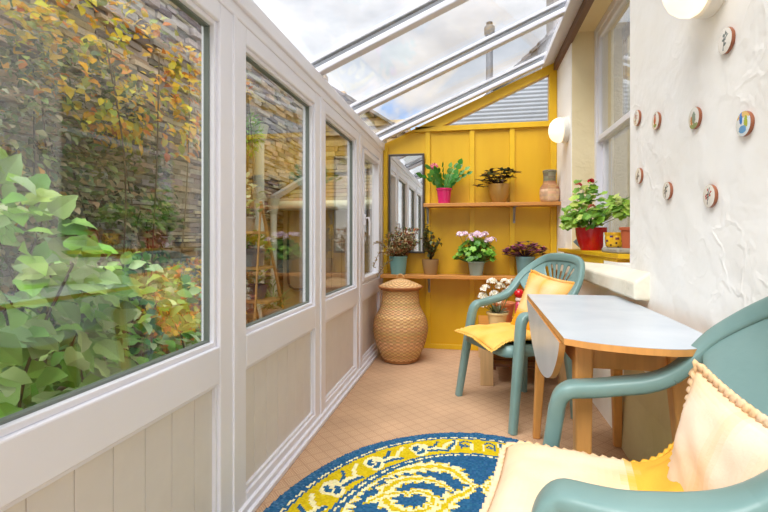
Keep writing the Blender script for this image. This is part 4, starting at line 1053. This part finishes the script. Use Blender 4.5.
# shrubs and climbers
def shrub(name, label, cat, c, size, n, L, W, cols, seed, simple=False, wood=(84, 70, 50), up=.4, group=None, face=(1, -.3, .3), stems=7, kindn='foliage', fn=None):
    t = thing(name, label, cat, (c[0], c[1], -.07), 0, group); r = random.Random(seed); m = MB(); s_ = MB()
    for k in range(stems):
        a = r.uniform(0, 2*pi); e = Vector((cos(a)*size[0]*.6, sin(a)*size[1]*.7, c[2]+size[2]*r.uniform(-.2, .7))); s_.tube(catmull([(cos(a)*.05, sin(a)*.05, 0), (e.x*.4+r.uniform(-.05, .05), e.y*.4+r.uniform(-.08, .08), e.z*.35), (e.x*.8+r.uniform(-.05, .05), e.y*.7+r.uniform(-.1, .1), e.z*.7), tuple(e)], 4), .0045, 5, wood)
    s_.build('stems', COLR, t, smooth='all')
    for k in range(n):
        p = rv(r)
        if fn and not fn(p, r): continue
        if r.random() < .7 and p.length < .75: p = p.normalized()*r.uniform(.75, 1)
        q = Vector((p.x*size[0], p.y*size[1], c[2]+p.z*size[2]))
        if c[0]+q.x > -.98 : q.x = -.98-c[0]-r.random()*.05
        if c[0]+q.x < -2.05: q.x = -2.05-c[0]+r.random()*.03
        if q.z < .02: q.z = .02+r.random()*.1
        d = rv(r)+p*.7+Vector((face[0]*.6, face[1]*.4, -.25)); upv = rv(r)*.7+Vector((face[0]*.8, face[1]*.5, up+.5)); s1 = r.uniform(.65, 1.15)
        m.leaf(q, d, upv, L*s1, W*s1, jit(r.choice(cols), 28, r), .10, .22, simple)
    m.build(kindn, COL, t, smooth='all'); return t
GREENS = [(92, 140, 62), (118, 166, 74), (72, 112, 54), (150, 184, 100), (104, 144, 84)]
HYD = [(136, 186, 76), (160, 206, 100), (110, 164, 68), (186, 214, 136), (178, 204, 148)]
shrub('hydrangea_shrub', 'large pale-leaved shrub pressed close to the first window', 'shrub', (-1.26, .90, .74), (.24, .46, .52), 620, .105, .070, HYD, 31, stems=5)
shrub('hydrangea_shrub', 'broad-leaved green shrub beyond the pale one at the first window', 'shrub', (-1.45, 1.62, .52), (.34, .48, .50), 1100, .066, .042, GREENS[:3]+HYD, 32)
shrub('leafy_shrub', 'low dark green ground shrub below the yellow-leaved bush', 'shrub', (-1.50, 2.30, .24), (.34, .50, .28), 620, .065, .040, GREENS+HYD[:1], 33)
shrub('spirea_bush', 'rounded bush with yellow and orange leaves against the stone wall', 'bush', (-1.66, 2.50, .62), (.24, .36, .32), 1500, .045, .028, [(236, 204, 60), (222, 166, 60), (214, 136, 76), (236, 216, 100), (196, 196, 76), (222, 146, 80)], 34)
shrub('climbing_vine', 'dense dark climber covering the stone wall behind the first window', 'climber', (-1.94, 1.95, 1.28), (.10, .72, .80), 4200, .050, .031, [(86, 112, 64), (112, 136, 80), (68, 88, 54), (156, 164, 116), (190, 180, 138), (136, 152, 92)], 35, wood=(70, 58, 44), fn=lambda p, r: noise.noise(Vector((p.x, p.y*2.4+3, p.z*2.4))) > -.12)
shrub('climbing_vine', 'golden-leaved climber hanging from the top of the stone wall', 'climber', (-1.86, 2.30, 1.98), (.16, .80, .42), 2000, .062, .042, [(255, 210, 20), (255, 224, 70), (248, 190, 30), (220, 214, 76), (164, 178, 76), (230, 142, 50)], 36, fn=lambda p, r: noise.noise(Vector((p.x*1.5, p.y*3.4, p.z*2.4))) > .02, stems=4, wood=(110, 92, 66))
shrub('climbing_vine', 'mixed green and amber climber high on the wall nearest the camera', 'climber', (-1.90, 1.30, 1.62), (.12, .60, .66), 2600, .050, .031, [(150, 176, 108), (196, 196, 132), (120, 142, 90), (246, 202, 90), (188, 182, 150)], 37, stems=4, fn=lambda p, r: noise.noise(Vector((p.x*1.5, p.y*2.4+9, p.z*2.4))) > -.05)
shrub('fern', 'bright green fern clump on the stone wall beside the downpipe', 'fern', (-1.94, 3.72, 2.0), (.08, .13, .18), 260, .07, .016, [(140, 190, 50), (116, 170, 44), (168, 206, 80)], 38, stems=3)
shrub('leafy_plant', 'yellow-orange leaved spray at the top of the downpipe', 'plant', (-1.95, 3.58, 2.36), (.08, .14, .12), 90, .05, .028, [(230, 170, 50), (200, 190, 80), (236, 206, 120), (210, 120, 60)], 39, stems=4)
t = shrub('lavender_plant', 'violet flowering plant at the foot of the ladder stand', 'plant', (-1.30, 3.62, .36), (.14, .16, .22), 260, .045, .018, [(120, 104, 190), (146, 130, 206), (96, 84, 160), (110, 140, 90)], 40)
# tree tops and roofs seen through the glass roof
t = thing('neighbouring_roof', 'grey slate gable roof rising behind the fanlight', 'roof', (1.6, 7.2, 0))
m = MB(); rr = random.Random(8)
polyY2 = [(-1.35, 3.20), (-.30, 4.19), (1.6, 4.19), (1.6, 0), (-1.35, 0)]
n_ = len(polyY2); m.add([(x, 0, z) for x, z in polyY2]+[(x, 2.5, z) for x, z in polyY2], [tuple(range(n_))[::-1], tuple(range(n_, 2*n_))]+[(i, (i+1) % n_, n_+(i+1) % n_, n_+i) for i in range(n_)], (150, 146, 142)); m.build('gable_wall', STONE, t)
m = MB()
for k in range(10):
    f0, f1 = k/10, (k+1)/10; x0, x1 = -1.42+1.15*f0, -1.42+1.15*f1+.03; z0_, z1_ = 3.14+1.085*f0, 3.14+1.085*f1
    m.hexa([(x0, -.08, z0_), (x1, -.08, z1_), (x1, 2.6, z1_), (x0, 2.6, z0_)], [(x0, -.08, z0_+.05), (x1, -.08, z1_+.05), (x1, 2.6, z1_+.05), (x0, 2.6, z0_+.05)], jit((142, 140, 140), 10, rr))
m.build('slates', STONE, t)
t = thing('brick_chimney', 'stone chimney stack on the slate roof at the top of the glazing', 'chimney', (1.62, 7.9, 4.19)); m = MB(); m.box(-.32, .45, -.3, .4, -.3, 1.3, (150, 140, 130)); m.build('stack', STONE, t)
m = MB(); m.lathe([(.09, 1.3), (.08, 1.6), (.10, 1.62)], 14, (-.1, 0, 0), (176, 120, 90)); m.build('chimney_pot', COLR, t, smooth=True)
t = thing('flue_pipe', 'tall grey metal flue with a capped top above the roof', 'chimney', (.255, 6.5, 0))
MB().lathe([(.048, 2.9), (.048, 3.86)], 16, col=(146, 146, 148)).build('pipe', mat('flue_metal', (146, 146, 150), .5, metal=.3, var=.3, vs=20), t, smooth=True)
MB().lathe([(.05, 3.84), (.072, 3.87), (.074, 3.96), (.055, 3.985), (.05, 3.96)], 16, col=(120, 118, 118)).build('cap', COLR, t, smooth=True)
MB().lathe([(.04, 3.98), (.045, 4.03), (.005, 4.05)], 12, col=(96, 92, 92)).build('cowl', COLR, t, smooth=True)
t = thing('corrugated_lean_to', 'ribbed grey corrugated sheeting behind the triangular fanlight', 'sheeting', (.1, 4.75, 0))
m = MB(); n = 240; vs = []; nx = 30
for k in range(n+1):
    for i in range(nx+1):
        x = -.80+1.62*i/nx; top = 2.22+.46*(x+.1+.29); z = min(1.2+1.75*k/n, max(1.6, top)); vs.append((x, .0022*sin(2*pi*z/.040), z))
m.add(vs, [(k*(nx+1)+i, k*(nx+1)+i+1, (k+1)*(nx+1)+i+1, (k+1)*(nx+1)+i) for k in range(n) for i in range(nx)], (196, 200, 204)); m.build('ribbed_sheet', mat('sheet_metal', (158, 164, 172), .45, metal=.1, var=.12, vs=3), t, smooth='all', solid=.003)
m = MB(); m.box(-.80, .80, .04, 1.1, 0, 1.75, (160, 156, 150)); m.build('lean_to_wall', COLR, t)
